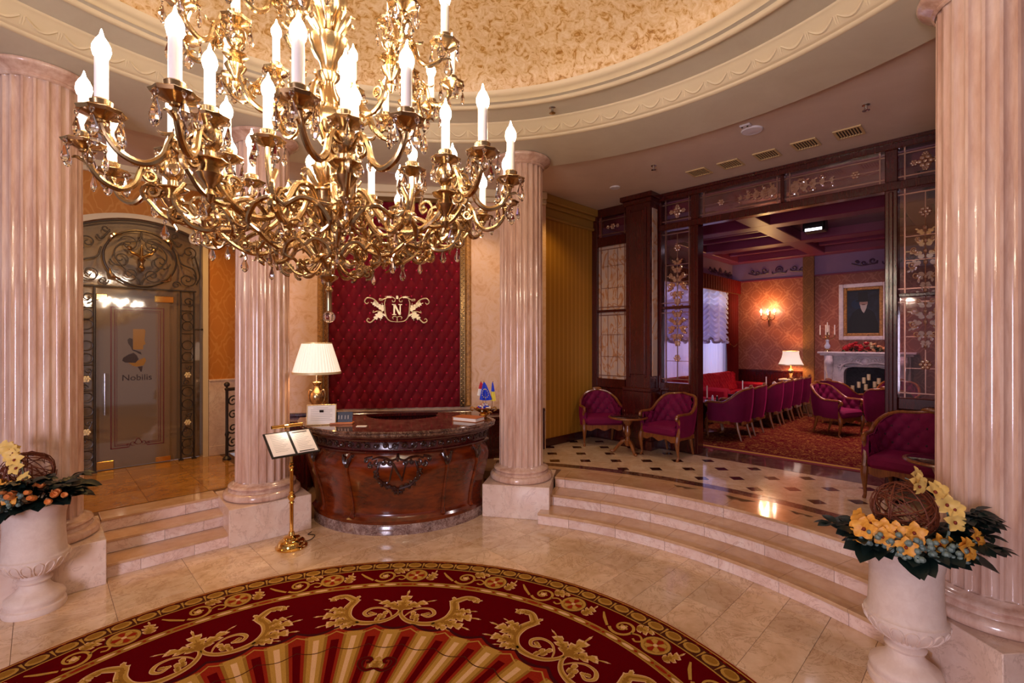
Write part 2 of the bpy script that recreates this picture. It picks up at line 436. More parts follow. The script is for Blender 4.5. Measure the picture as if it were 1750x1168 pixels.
# ================================================================ STRUCTURE
def struct(name, b, mats, parent=None, **k):
    o = b.build(name, mats, parent, **k)
    if parent is None: o['kind'] = 'structure'
    return o
def arc_slab(b, r0, r1, z0, z1, a0, a1, n, c=(0, 0)):
    return b.rev([(r0, z0), (r1, z0), (r1, z1), (r0, z1)], n, R(a0), R(a1), close=True, mtx=T3(c[0], c[1], 0))

# hall floor: grout bed and single tiles on the diagonal building grid
b = B(); b.rev([(0.001, -.03), (5.3, -.03), (5.3, -.006), (.001, -.006)], 64, mtx=T3(CR[0], CR[1], 0))
floor = struct('floor', b, 'grout', smooth=False)
TA, TB = .505, .272
b = B(); b.box(-TA / 2 + .0012, -TB / 2 + .0012, -.02, TA / 2 - .0012, TB / 2 - .0012, 0, .0012)
tile0 = None; ox, oy = -3.158, 3.74
for i in range(-16, 17):
    for j in range(-26, 27):
        s, q = (i + .5) * TA, (j + .5) * TB
        x, y = ox + s * cos(GD) - q * sin(GD), oy + s * sin(GD) + q * cos(GD)
        d = math.hypot(x - CR[0], y - CR[1])
        if d > 3.72 or d < 2.02 or y < .9 or y - .0 < abs(x) * .80: continue
        if tile0 is None: tile0 = b.build('tile', 'floor', floor, smooth=False, loc=(x, y, 0), rot=GD)
        else: inst('tile', tile0, floor, (x, y, 0), (0, 0, GD))

# curved stairs up to the lounge landing: steps with riser and tread slabs
stair = thing('marble_stairs', 'curved cream marble stairs of three steps rising to the lounge landing', 'stairs', (CR[0], CR[1], 0))
for k, (r0, a1) in enumerate(((3.37, 71.2), (3.65, 70.5), (3.93, 70.5))):
    zt = ZL / 3 * (k + 1); a0 = (16.4, 20.5, 19.6)[k]
    b = B(); arc_slab(b, r0 + .012, r0 + .34, 0, zt - .012, a0, a1, 40)
    st = b.build('step', 'grout', stair)
    seg = 8.2; a = a0; first = None
    while a < a1 - .1:
        e = min(a + seg, a1)
        b = B(); arc_slab(b, r0, r0 + .03, zt - ZL / 3 + .001, zt - .022, a + .03, e - .03, 6)
        b.build('riser_slab', 'step', st)
        b = B(); b.rev([(r0 - .014, zt - .024), (r0 + (.36 if k == 2 else .30), zt - .024), (r0 + (.36 if k == 2 else .30), zt), (r0 - .010, zt), (r0 - .014, zt - .004)], 6, R(a + .02), R(e - .02), close=True)
        b.build('tread_slab', 'tread', st)
        a = e
# landing floor
b = B(); arc_slab(b, 4.0, 8.2, ZL - .1, ZL - .006, -12, 84, 40, CR)
land = struct('floor_landing', b, 'grout', smooth=False)
b = B(); arc_slab(b, 4.26, 4.36, ZL - .02, ZL + .001, 6, 82, 60, CR); b.build('border_strip', 'tread', land)
b = B(); arc_slab(b, 4.36, 4.50, ZL - .02, ZL + .0015, 6, 82, 60, CR); b.build('border_band', 'darkmarble', land)
TS, h = .398, .0635
g = .0008; H2 = TS / 2
poly = [(-H2 + h, -H2 + g), (H2 - h, -H2 + g), (H2 - h, -H2 + h), (H2 - g, -H2 + h), (H2 - g, H2 - h), (H2 - h, H2 - h), (H2 - h, H2 - g), (-H2 + h, H2 - g), (-H2 + h, H2 - h), (-H2 + g, H2 - h), (-H2 + g, -H2 + h), (-H2 + h, -H2 + h)]
bt = B(); bt.prism(poly, -.02, 0); bs = B(); bs.box(-h + g, -h + g, -.02, h - g, h - g, .0003)
t0 = s0 = None
for i in range(-6, 12):
    for j in range(-9, 7):
        for kind in (0, 1):
            x, y = .953 + TS * (i + .5 * (1 - kind)), 6.215 + TS * (j + .5 * (1 - kind))
            d = math.hypot(x - CR[0], y - CR[1])
            nn = (x - A0[0]) * en[0] + (y - A0[1]) * en[1]; tt = (x - A0[0]) * ex[0] + (y - A0[1]) * ex[1]
            lim = .2 if kind == 0 else .06
            if d < 4.5 - lim * .8 or nn > .06 or tt < -1.9 or tt > 3.2: continue
            if kind == 0:
                if t0 is None: t0 = bt.build('tile', 'landing', land, smooth=False, loc=(x, y, ZL))
                else: inst('tile', t0, land, (x, y, ZL))
            elif d > 4.56:
                if s0 is None: s0 = bs.build('cabochon_tile', 'brownmarble', land, smooth=False, loc=(x, y, ZL))
                else: inst('cabochon_tile', s0, land, (x, y, ZL))
# lounge floor
b = B(); b.box(-1.785, -.11, ZL - .02, 3.0, .44, ZL + .002); b.build('threshold_slab', 'darkmarble', land, smooth=False, loc=LW(0, 0), rot=GA)
b = B(); b.box(-1.8, .0, ZL - .1, 6.5, 5.6, ZL - .003)
lf = struct('floor_lounge', b, 'brownmarble', smooth=False, loc=LW(0, 0), rot=GA)

# straight stairs and floor of the door alcove (frame D)
def DW(s, q, z=0): return (PD[0] + s * cos(GD) - q * sin(GD), PD[1] + s * sin(GD) + q * cos(GD), z)
st2 = thing('marble_stairs', 'straight cream marble stairs of three steps leading to the glass door', 'stairs', DW(0, 0), GD)
for k, q0 in enumerate((-2.486, -2.246, -2.006)):
    zt = ZL / 3 * (k + 1)
    b = B(); b.box(-.5, q0 + .012, 0, .40, q0 + .26, zt - .012); st = b.build('step', 'grout', st2, smooth=False)
    for s0_, s1_ in ((-.5, -.28 + .2 * k), (-.28 + .2 * k, .10 + .12 * k), (.10 + .12 * k, .40)):
        b = B(); b.box(s0_ + .001, q0, zt - ZL / 3 + .001, s1_ - .001, q0 + .03, zt - .022, .001); b.build('riser_slab', 'step', st, smooth=False)
    b = B(); b.box(-.5, q0 - .014, zt - .022, .40, q0 + .24, zt, .003); b.build('tread_slab', 'tread', st, smooth=False)
b = B(); b.box(-2.2, -2.0, ZL - .1, .62, .3, ZL - .006); b.box(.6, -1.86, ZL - .1, 1.0, .3, ZL - .006)
al = struct('floor_alcove', b, 'grout', smooth=False, loc=DW(0, 0), rot=GD)
b = B(); b.box(-.2485, -.2485, -.02, .2485, .2485, 0, .001); t0 = None
for i in range(-4, 2):
    for j in range(-4, 1):
        p = (i * .5 + .12, j * .5 + .02 + .0, ZL)
        if p[1] < -1.77 and i < 5: p = (p[0], p[1], ZL)
        if t0 is None: t0 = b.build('tile', 'alcovetile', al, smooth=False, loc=p)
        elif p[1] > -1.95: inst('tile', t0, al, p)

# walls of the door alcove
zc = 4.06
def arch_z(s, c=.02, hw=.66, ze=3.24, zm=3.42):
    return zm - (zm - ze) * ((s - c) / hw) ** 2
b = B()
ss = np.linspace(-.64, .68, 25)
top = [(s, arch_z(s)) for s in ss]
b.mi = 0
f = lambda x0, x1, z0, z1, y0=0, y1=.2: b.box(x0, y0, z0, x1, y1, z1)
f(-3.0, -.64, ZL, zc); f(.68, 1.9, ZL, zc)
v = [(s, 0, z) for s, z in top] + [(s, 0, zc) for s, z in top]; k = len(top)
b.add(v, [(i, i + 1, k + i + 1, k + i) for i in range(k - 1)])
v = [(s, 0, z) for s, z in top] + [(s, .2, z) for s, z in top]
b.add(v, [(i, i + 1, k + i + 1, k + i) for i in range(k - 1)])
wl = struct('wall_left', b, 'gold_damask', smooth=False, loc=DW(0, 0), rot=GD)
b = B(); P = [(-.64, ZL)] + top + [(.68, ZL)]
Po = [(-.70, ZL)] + [(s * 1.09 - .002, arch_z(s) + .055) for s, z in top] + [(.74, ZL)]
k = len(P)
vv = [(x, -.03, z) for x, z in P] + [(x, -.03, z) for x, z in Po] + [(x, .2, z) for x, z in P] + [(x, 0.0, z) for x, z in Po]
b.add(vv, [(i, i + 1, k + i + 1, k + i) for i in range(k - 1)] + [(2 * k + i, 2 * k + i + 1, i + 1, i) for i in range(k - 1)] + [(k + i, k + i + 1, 3 * k + i + 1, 3 * k + i) for i in range(k - 1)])
b.build('arch_casing', 'moulding', wl)
for x0, x1 in ((.745, 1.22), (1.223, 1.7), (-1.2, -.705), (-1.7, -1.203), (-2.2, -1.703)):
    b = B(); b.box(x0, -.025, ZL, x1, .01, 1.36, .003); b.build('dado_slab', 'dado', wl, smooth=False)
    b = B(); b.box(x0, -.037, ZL, x1, -.024, ZL + .13, .004); b.build('plinth_slab', 'dado', wl, smooth=False)
b = B(); b.box(.745, -.034, 1.36, 1.7, .01, 1.385, .004); b.box(-2.2, -.034, 1.36, -.705, .01, 1.385, .004); b.build('dado_rail', 'dado', wl, smooth=False)
b = B(); b.box(-3, -.06, zc - .16, 1.9, 0, zc - .1, .01); b.box(-3, -.1, zc - .1, 1.9, 0, zc, .01); b.build('cornice', 'moulding', wl, smooth=False)

# niche wall behind the desk (axis frame)
W0 = (-1.51, 6.6)
def AW(x, y, z=0, o=W0): return (o[0] + x * cos(AX) - y * sin(AX), o[1] + x * sin(AX) + y * cos(AX), z)
b = B(); b.box(-1.9, 0, 0, 2.02, .2, 4.05)
wb = struct('wall_back', b, 'cream_wall', smooth=False, loc=AW(0, 0), rot=AX)
b = B(); b.box(-1.9, -.02, 0, 2.0, 0.01, .9); b.box(-1.9, -.05, .9, 2.0, .01, .945, .006); b.build('wainscot', 'mahogany', wb, smooth=False)
b = B(); b.box(-1.9, -.06, 3.86, 2.02, 0, 3.93, .01); b.box(-1.9, -.10, 3.93, 2.02, 0, 4.03, .01); b.build('cornice', 'moulding', wb, smooth=False)
# striped wall beside the lounge partition
b = B(); b.box(-.2, -1.36, ZL, 0, .02, 4.06)
ws = struct('wall_right', b, 'goldstripe', smooth=False, loc=LW(-1.785, 0), rot=GA)
b = B(); b.box(-.02, -1.36, ZL, .02, .0, ZL + .12, .005); b.build('baseboard', 'mahogany', ws, smooth=False)
b = B()
for i, (z0, z1, d) in enumerate(((3.70, 3.74, .05), (3.74, 3.86, .03), (3.86, 3.92, .07), (3.92, 4.03, .12))): b.box(-.01, -1.36, z0, d, 0, z1, .008)
b.build('cornice', 'goldpaint', ws, smooth=False)

# ceilings: soffit ring, outer ceiling, crown, flat ring, dome
CS = (-.87, 1.88); CC = (-.55, 1.95)
b = B(); k = 96; v = []
for i in range(k):
    a = 2 * PI * i / k
    for (c, r, z) in ((CC, 3.04, 3.97), (CS, 4.0, 3.97), (CS, 4.0, 4.035)): v.append((c[0] + r * cos(a), c[1] + r * sin(a), z))
b.add(v, [(3 * i + j, 3 * ((i + 1) % k) + j, 3 * ((i + 1) % k) + j + 1, 3 * i + j + 1) for i in range(k) for j in (0, 1)])
struct('ceiling', b, 'plaster', angle=30)
b = B(); b.rev([(3.6, 4.03), (13, 4.03), (13, 4.1), (3.6, 4.1)], 64, mtx=T3(CS[0], CS[1], 0), close=True); b.f = [q for q in b.f]
struct('ceiling_outer', b, 'plaster_out', angle=30)
b = B(); b.rev([(3.05, 3.97), (3.04, 3.968), (3.02, 3.976), (3.015, 3.99), (3.0, 3.995), (2.985, 4.0), (2.945, 4.07), (2.935, 4.075), (2.93, 4.085), (2.905, 4.095), (2.895, 4.105), (2.89, 4.115)], 128)
trim = struct('trim_1', b, 'moulding', loc=(CC[0], CC[1], 0), angle=50)
b = B()
sw = [(3.0 * cos(t), 3.0 * sin(t)) for t in (0,)]
pts = []
for i in range(9):
    t = i / 8; a = (t - .5) * .056; zz = 4.056 - .044 * sin(PI * t); rr = 2.985 - (zz - 4.0) * .57 - .004
    pts.append((rr * cos(a), rr * sin(a), zz))
b.tube(pts, [.006 + .006 * sin(PI * i / 8) for i in range(9)], 5)
for sg in (-1, 1):
    a = sg * .0305; b.tube([(2.952 * cos(a), 2.952 * sin(a), 4.062), (2.982 * cos(a), 2.982 * sin(a), 4.010)], [.011, .004], 5)
sw0 = None
for i in range(96):
    if sw0 is None: sw0 = b.build('swag', 'moulding', trim)
    else: inst('swag', sw0, trim, (0, 0, 0), (0, 0, 2 * PI * i / 96))
b = B(); b.rev([(2.50, 4.11), (2.96, 4.11)], 96); struct('ceiling_ring', b, 'plaster', loc=(CC[0], CC[1], 0))
b = B(); b.rev([(2.60, 4.112), (2.59, 4.09), (2.565, 4.085), (2.55, 4.095), (2.54, 4.115), (2.50, 4.14), (2.485, 4.15), (2.47, 4.15), (2.45, 4.17), (2.44, 4.19)], 128)
struct('trim_2', b, 'moulding', loc=(CC[0], CC[1], 0), angle=50)
b = B(); b.rev([(2.45, 4.18)] + [(2.45 * cos(t), 4.18 + .55 * sin(t)) for t in np.linspace(.05, PI / 2 - .001, 16)], 96)
struct('ceiling_dome', b, 'dome', loc=(CC[0], CC[1], 0))

# small things on the ceilings
def up(px, py, z):
    y = (z - 1.9) * 818 / (584 - py); return ((px - 875) / 818 * y, y, z)
for i, (px, py) in enumerate(((1195, 294), (1249, 280), (1311, 264), (1377, 246), (1451, 226))):
    v = thing('air_vent', ['small cream ceiling vent, first of five from the round column side', 'cream ceiling vent between the first and the middle one', 'cream ceiling vent in the middle of the row of five', 'cream ceiling vent with dark slots, second from the tall column', 'largest cream ceiling vent with dark slots, next to the tall column'][i], 'vent', up(px, py, 4.03), GA, 'ceiling air vents')
    b = B()
    for q in ((-.12, -.13, .12, -.105), (-.12, .105, .12, .13), (-.12, -.105, -.095, .105), (.095, -.105, .12, .105)): b.box(q[0], q[1], -.012, q[2], q[3], 0, .002)
    b.build('frame', 'vent', v, smooth=False)
    b = B(); b.box(-.095, -.105, -.002, .095, .105, .0); b.build('backing', 'ventdark', v, smooth=False)
    b = B(); b.box(-.005, -.105, -.010, .005, .105, -.002); sl = b.build('slat', 'vent', v, smooth=False, loc=(-.075, 0, 0))
    for j in range(1, 7): inst('slat', sl, v, (-.075 + .025 * j, 0, 0))
for px, py, r, z, lab in ((1285, 222, .10, 4.03, 'large white round ceiling speaker near the air vents'), (1051, 320, .07, 4.03, 'small white round ceiling speaker near the mahogany pillar'), (672, 291, .09, 4.03, 'white round ceiling speaker above the tufted red panel')):
    v = thing('ceiling_speaker', lab, 'speaker', up(px, py, z))
    b = B(); b.rev([(r, 0), (r, -.008), (r * .93, -.016), (r * .88, -.014)], 28); b.build('rim', 'white', v)
    b = B(); b.rev([(r * .89, -.013), (.001, -.018)], 28); b.build('grille', 'white', v)
v = thing('smoke_alarm', 'small white square alarm fixture beside the large round ceiling speaker', 'alarm', up(1274, 213.5, 4.03), GA)
b = B(); b.box(-.05, -.03, -.018, .05, .03, 0, .005); b.build('body', 'white', v, smooth=False)
b = B()
for x in (-.03, .02): b.ball((x, -.005, -.018), .010, 8, 5)
b.build('lens', 'black', v)
for px, py, z, lab in ((944, 184, 4.11, 'brass sprinkler head in the ring below the gold dome'), (1117, 283, 4.03, 'dark sprinkler head near the mahogany pillar'), (1480, 179, 4.03, 'dark sprinkler head above the row of air vents')):
    v = thing('sprinkler', lab, 'sprinkler', up(px, py, z))
    b = B(); b.rev([(.032, 0), (.032, -.006), (.014, -.01), (.012, -.035), (.001, -.036)], 12); b.build('base', 'chrome', v)
    b = B(); b.rev([(.001, -.052), (.03, -.05), (.03, -.054), (.001, -.056)], 10); b.tube([(.011, 0, -.03), (.014, 0, -.05)], .003, 5); b.tube([(-.011, 0, -.03), (-.014, 0, -.05)], .003, 5); b.build('deflector', 'chrome', v)

# ================================================================ COLUMNS
def fl(a, i, r, z): return r if i in (0, 11) else r - .017 * max(0., 1 - (abs(((a * 22 / (2 * PI)) % 1) - .5) / .40) ** 2.0) ** .5 * (1 if 0 < i < 11 else 0)
b = B(); b.rev([(.252, .50), (.250, .515)] + [(.250 - .006 * t, .52 + 3.33 * t) for t in np.linspace(0, 1, 8)] + [(.246, 3.865), (.25, 3.88)], 22 * 10, rad=lambda a, i, r, z: fl(a, i, r, z))
shaft_b = b
hs = .365
cols = []
for x, y, rot, label in ((-3.69, 3.75, GD, 'fluted marble column standing behind the urn beside the stairs to the glass door'),
                         (-2.55, 4.90, R(40.5), 'fluted marble column between the glass door stairs and the reception desk'),
                         (.105, 5.49, R(-11), 'fluted marble column between the reception desk and the curved stairs'),
                         (2.77, 2.76, R(4), 'big fluted marble column behind the urn at the foot of the curved stairs')):
    c = thing('fluted_column', label, 'column', (x, y, 0), rot, kind='thing')
    if not cols:
        sh = shaft_b.build('shaft', 'column', c, angle=50)
        b = B(); b.rev([(.001, .351), (.335, .351), (.352, .365), (.356, .385), (.35, .408), (.335, .42), (.312, .424), (.308, .436), (.295, .446), (.302, .454), (.312, .466), (.305, .48), (.285, .486), (.27, .492), (.256, .505), (.252, .51)], 64)
        ba = b.build('base', 'column', c, angle=50)
        b = B(); b.rev([(.25, 3.86), (.262, 3.866), (.268, 3.876), (.262, 3.886), (.27, 3.893), (.29, 3.905), (.315, 3.925), (.33, 3.93), (.338, 3.945), (.334, 3.960), (.32, 3.969), (.001, 3.969)], 64)
        ca = b.build('capital', 'column', c, angle=50)
        b = B(); b.box(-hs, -hs, 0, hs, hs, ZL, .004); pe = b.build('pedestal', 'dado', c, smooth=False)
    else:
        for nm, o in (('shaft', sh), ('base', ba), ('capital', ca), ('pedestal', pe)): inst(nm, o, c)
    cols.append(c)

# ================================================================ RUG
n = NT('rug_pile_red'); nz = n.noise(n.coord(), 220, 2); M['rugred'] = n.set(.9, 0, n.mix(nz, '#4c0005', '#620008'), spec=.02).bump(nz, .4, .003).m
def pile(name, c1, c2):
    n = NT(name); nz = n.noise(n.coord(), 160, 2); return n.set(.9, 0, n.mix(nz, c1, c2), spec=.1).bump(nz, .4, .003).m
M['ruggold'] = pile('rug_pile_gold', '#9c7428', '#c79a48'); M['rugochre'] = pile('rug_pile_ochre', '#7e5418', '#a2742a')
M['rugbrown'] = pile('rug_pile_brown', '#3a1608', '#54240e'); M['rugcream'] = pile('rug_pile_cream', '#c99a66', '#e6c294')
M['rugorange'] = pile('rug_pile_rust', '#7a1606', '#9c280c'); M['rugdeep'] = pile('rug_pile_deep', '#340206', '#42040a')
RM = ['rugred', 'ruggold', 'rugochre', 'rugbrown', 'rugcream', 'rugorange', 'rugdeep']
RA = R(88.7)
b = B()
def ring(r0, r1, mi, z, n=180): b.mi = mi; b.rev([(r0, z), (r1, z)], n)
def vis(a, pad=14):   # any direction counts: the rug is laid out all round
    return True
b.mi = 5; b.rev([(2.34, 0), (2.34, .008), (2.325, .010)], 180)
ring(0.001, 2.33, 0, .0100)
ring(2.315, 2.325, 1, .0104); ring(2.195, 2.30, 3, .0104); ring(2.185, 2.195, 1, .0108)
ring(1.905, 1.965, 1, .0104); ring(1.912, 1.958, 2, .0106)
def pol(th0, rref):
    return lambda x, y: ((rref + y) * cos(th0 - x / rref), (rref + y) * sin(th0 - x / rref))
def put(poly, mp, mi, z):
    b.mi = mi; p = [mp(x, y) for x, y in poly]
    b.add([(x, y, z) for x, y in p], [tuple(range(len(p)))])
def strip(pts, wd, mp, mi, z):
    b.mi = mi; l, r_ = ribbon(pts, wd); k = len(l)
    b.add([(*mp(*p), z) for p in l] + [(*mp(*p), z) for p in r_], [(i, i + 1, k + i + 1, k + i) for i in range(k - 1)])
def disc(cx, cy, r, mp, mi, z, n=14, ry=None):
    put([(cx + r * cos(2 * PI * i / n), cy + (ry or r) * sin(2 * PI * i / n)) for i in range(n)], mp, mi, z)
def leaf(x, y, L, W, rot, mp, z, lobes=4, bend=0., mirror=False):
    for mi, sc, dz in ((4, 1.0, 0), (1, .93, .0003), (2, .55, .0006)):
        lf_ = acanthus(L * (sc + .02 if mi == 4 else sc), W * (1.12 if mi == 4 else sc * .95), lobes, bend)
        put(xf(lf_, rot, 1, x, y, mirror), mp, mi, z + dz)
# egg border
for i in range(104):
    mp = pol(2 * PI * i / 104, 2.247); disc(0, .004, .056, mp, 1, .0110, 12, .042); disc(0, .010, .042, mp, 2, .0113, 10, .028)
    put([(.068, -.045), (.072, -.045), (.078, .04), (.062, .04)], mp, 1, .0110)
for i in range(150):
    mp = pol(2 * PI * i / 150, 2.308); disc(0, 0, .011, mp, 5, .0110, 6, .007)
for i in range(96):     # guilloche band
    mp = pol(2 * PI * i / 96, 1.935); disc(0, 0, .048, mp, 4 if i % 4 else 5, .0108, 8, .013); disc(.061, 0, .012, mp, 5, .0110, 5)
# medallions, scrolls and leaves of the dark border
for i in range(20):
    mp0 = pol(RA + R(18 * i), 2.078); mp = lambda x, y, mp0=mp0: mp0(x * 1.06, y * 1.14)
    disc(0, 0, .090, mp, 3, .0104, 24); disc(0, 0, .082, mp, 1, .0108, 24); disc(0, 0, .066, mp, 2, .0110, 20)
    for j in range(8):
        put(xf([(-.004, .014), (-.020, .05), (0, .064), (.020, .05), (.004, .014)], j * PI / 4), mp, 1 if j % 2 else 5, .0113)
    disc(0, 0, .014, mp, 4, .0116, 8)
    leaf(.105, -.06, .13, .045, -R(28), mp, .0106, 4, -.25)
    sp_ = [(.20, .05), (.24, .0), (.30, -.055)] ; cur = spl(sp_, 5)
    strip(cur, taper(len(cur), .01, .02, .016), mp, 1, .0110)
    sc = spiral((.385, -.005), .085, .022, R(215), R(215 + 470), 30)
    strip(sc, taper(len(sc), .020, .018, .008), mp, 1, .0112); disc(.385, -.005, .022, mp, 4, .0114, 8)
    for j in range(5): disc(.385 + .022 * cos(j * 2 * PI / 5), -.005 + .022 * sin(j * 2 * PI / 5), .010, mp, 1, .0116, 6)
    leaf(.44, .05, .10, .05, -R(62), mp, .0106, 3, .2)
    strip(spl([(.45, -.02), (.50, .0), (.54, -.03), (.52, -.06), (.49, -.05)], 5), .013, mp, 1, .0112)
# acanthus frieze of the field
for i in range(8):
    mp0 = pol(RA + R(45 * i), 1.60); mp = lambda x, y, mp0=mp0: mp0(x * 1.36, y * 1.22 + .03)
    leaf(0, -.05, .21, .040, 0, mp, .0109, 4)
    for mr in (False, True):
        sg = -1 if mr else 1
        leaf(sg * .008, -.03, .17, .036, -sg * R(48), mp, .0107, 4, .10 * sg)
        st_ = spl([(0, -.02), (.012, -.09), (.06, -.145), (.14, -.165), (.22, -.145), (.27, -.08), (.275, .0), (.25, .075), (.20, .105), (.155, .09), (.16, .06)][:8] + [(.262, .10), (.30, .145), (.345, .14), (.352, .105)], 5) * np.array((sg, 1))
        strip(st_, taper(len(st_), .016, .052, .030), mp, 4, .0106); strip(st_, taper(len(st_), .011, .042, .022), mp, 1, .0110); strip(st_, taper(len(st_), .002, .016, .004), mp, 2, .0113)
        cu = spl([(.03, -.115), (.055, -.06), (.10, -.02), (.155, -.02), (.185, -.06), (.165, -.095), (.135, -.085), (.14, -.065)], 5) * np.array((sg, 1))
        strip(cu, taper(len(cu), .006, .022, .014), mp, 4, .0108); strip(cu, taper(len(cu), .004, .015, .009), mp, 1, .0111)
        leaf(sg * .085, -.13, .075, .02, -sg * R(-10), mp, .0109, 2, 0); leaf(sg * .11, -.15, .07, .018, sg * R(10), mp, .0109, 2, 0)
        leaf(sg * .165, -.06, .05, .016, sg * R(120), mp, .0112, 2, 0)
        for k_, (x_, y_, L_, W_, a_) in enumerate(((.20, -.15, .13, .030, 105), (.24, -.125, .17, .042, 92), (.265, -.07, .16, .046, 74), (.28, -.02, .11, .032, 62))):
            leaf(sg * x_, y_, L_, W_, -sg * R(a_), mp, .0107 + .0001 * k_, 4, .10 * sg)
        leaf(sg * .265, .03, .10, .028, sg * R(18), mp, .0109, 3, 0); leaf(sg * .30, .135, .07, .022, -sg * R(100), mp, .0112, 3, -.2 * sg)
# central fan: fluted rays with scalloped end
for i in range(36):
    th = RA + R(10 * i)
    def sec(a0, a1, r0, r1, mi, z, th=th, bulge=0.):
        b.mi = mi; k = 4; v = []
        for j in range(k + 1):
            a = th + R(a0 + (a1 - a0) * j / k); rr = r1 + bulge * sin(PI * j / k)
            v += [(r0 * cos(a), r0 * sin(a), z), (rr * cos(a), rr * sin(a), z)]
        b.add(v, [(2 * j, 2 * j + 1, 2 * j + 3, 2 * j + 2) for j in range(k)])
    sec(-5, 5, .4, 1.43, 6, .0106, bulge=-.055)
    sec(-5, 5, .4, 1.405, 5, .0109, bulge=-.055)
    for a0, a1, mi in ((-2.9, 2.9, 2), (-2.1, 2.1, 1), (-.75, .75, 4)): sec(a0, a1, .4, 1.352 if mi != 4 else 1.30, mi, .0111 + .0002 * (mi != 2) + .0002 * (mi == 4), bulge=0)
    sec(-5, -3.9, .4, 1.28, 0, .0112, bulge=-.0); sec(3.9, 5, .4, 1.28, 0, .0112)
    b.mi = 1; v = []
    for j in range(9):
        a = th + R(-5 + 10 * j / 8); rr = 1.362 - .055 * sin(PI * j / 8); v += [(rr * cos(a), rr * sin(a), .0117), ((rr + .011) * cos(a), (rr + .011) * sin(a), .0117)]
    b.add(v, [(2 * j, 2 * j + 1, 2 * j + 3, 2 * j + 2) for j in range(8)])
    b.mi = 3; v = []
    for j in range(9):
        a = th + R(-5 + 10 * j / 8); rr = 1.20 - .04 * sin(PI * j / 8); v += [(rr * cos(a), rr * sin(a), .0119), ((rr + .010) * cos(a), (rr + .007) * sin(a), .0119)]
    b.add(v, [(2 * j, 2 * j + 1, 2 * j + 3, 2 * j + 2) for j in range(8)])
for i in range(8):
    mp = pol(RA + R(45 * i), .98)
    leaf(0, .0, .10, .05, 0, mp, .0122, 3)
    for sg in (-1, 1):
        s_ = spl([(0, .0), (.05, -.02), (.09, .02), (.09, .07), (.05, .085), (.035, .055), (.06, .045)], 5) * np.array((sg, 1))
        strip(s_, taper(len(s_), .026, .034, .02), mp, 3, .0124); strip(s_, taper(len(s_), .012, .020, .01), mp, 0, .0127)
for i_, q_ in enumerate(b.f):
    pa = [b.v[k_] for k_ in q_]; ar = sum(pa[k_][0] * pa[(k_ + 1) % len(pa)][1] - pa[(k_ + 1) % len(pa)][0] * pa[k_][1] for k_ in range(len(pa)))
    if ar < 0: b.f[i_] = q_[::-1]
rug = b.build('round_rug', RM, loc=(CR[0], CR[1], 0), smooth=False, fix=False)
tag(rug, 'round red rug with gold acanthus scrolls and a striped fan on the marble floor', 'rug')

# ================================================================ RECEPTION DESK (frame: centre of its arc, x right, -y to the hall)
DO = (-1.27, 5.72)
DROT = AX
desk = thing('reception_desk', 'curved carved wooden reception desk with a dark marble top and letter N', 'desk', (DO[0], DO[1], 0), DROT)
def az(a): return R(-90 + a)       # 0 = towards the hall, positive to the right
def arcp(prof, a0, a1, n=40): return B().rev(prof, n, az(a0), az(a1), close=True)
arcp([(.6, 0), (1.045, 0), (1.045, .085), (1.035, .10), (.6, .10)], -62, 55).build('plinth', 'plinthmarble', desk)
body = [(.99, .10), (1.035, .10), (1.04, .135), (1.02, .155), (1.005, .17), (1.0, .20), (1.012, .30), (1.04, .42), (1.075, .54), (1.098, .63), (1.10, .69), (1.085, .745), (1.06, .78), (1.05, .80), (.85, .80)]
bp = np.array(body[4:14])
def body_r(z): return float(np.interp(z, bp[:, 1], bp[:, 0]))
arcp([(.7, .10)] + body + [(.7, .80)], -70, 58, 64).build('body', 'deskwood', desk)
arcp([(.7, .80), (1.055, .80), (1.085, .815), (1.088, .828), (1.065, .838), (1.060, .85), (1.060, .915), (1.085, .925), (1.09, .94), (1.12, .955), (1.13, .975), (.7, .975)], -74, 60, 56).build('cornice', 'mahogany', desk)
def topr(a, i, r, z):
    d = math.degrees(a) + 90 - 58; return r * (1 - .15 * (lambda q: q * q * (3 - 2 * q))(min(1, max(0, d / 14))))
B().rev([(.45, .976), (1.145, .976), (1.165, .984), (1.172, .998), (1.165, 1.008), (1.175, 1.016), (1.18, 1.028), (1.172, 1.038), (.45, 1.038)], 80, az(-84), az(94), rad=topr, close=True).build('countertop', 'darkmarble', desk)
def onarc(a, r, z): t = az(a); return (r * cos(t), r * sin(t), z)
# carved scroll frieze, one scroll unit after another
b = B()
sp0 = spiral((0, 0), .030, .007, PI * .0, PI * 3.2, 14)
for i in range(-13, 13):
    a0 = i * 4.9 - 1.5; fl_ = 1 if i % 2 else -1
    cv = [(-.055, -.022)] + [(x, y) for x, y in sp0[::1]]
    pts = [onarc(a0 + math.degrees(x / 1.06), 1.062, .883 + fl_ * y) for x, y in sp0]
    b.tube(pts, taper(len(pts), .007, .008, .006), 5)
    pts = [onarc(a0 + math.degrees(x / 1.06), 1.062, .883 + fl_ * y) for x, y in spl([(.03, 0), (.026, -.02), (.05, -.028), (.075, -.015)], 4)]
    b.tube(pts, .006, 5); b.ball(onarc(a0, 1.066, .883), .010, 6, 4)
b.build('frieze_carving', 'deskdark', desk)
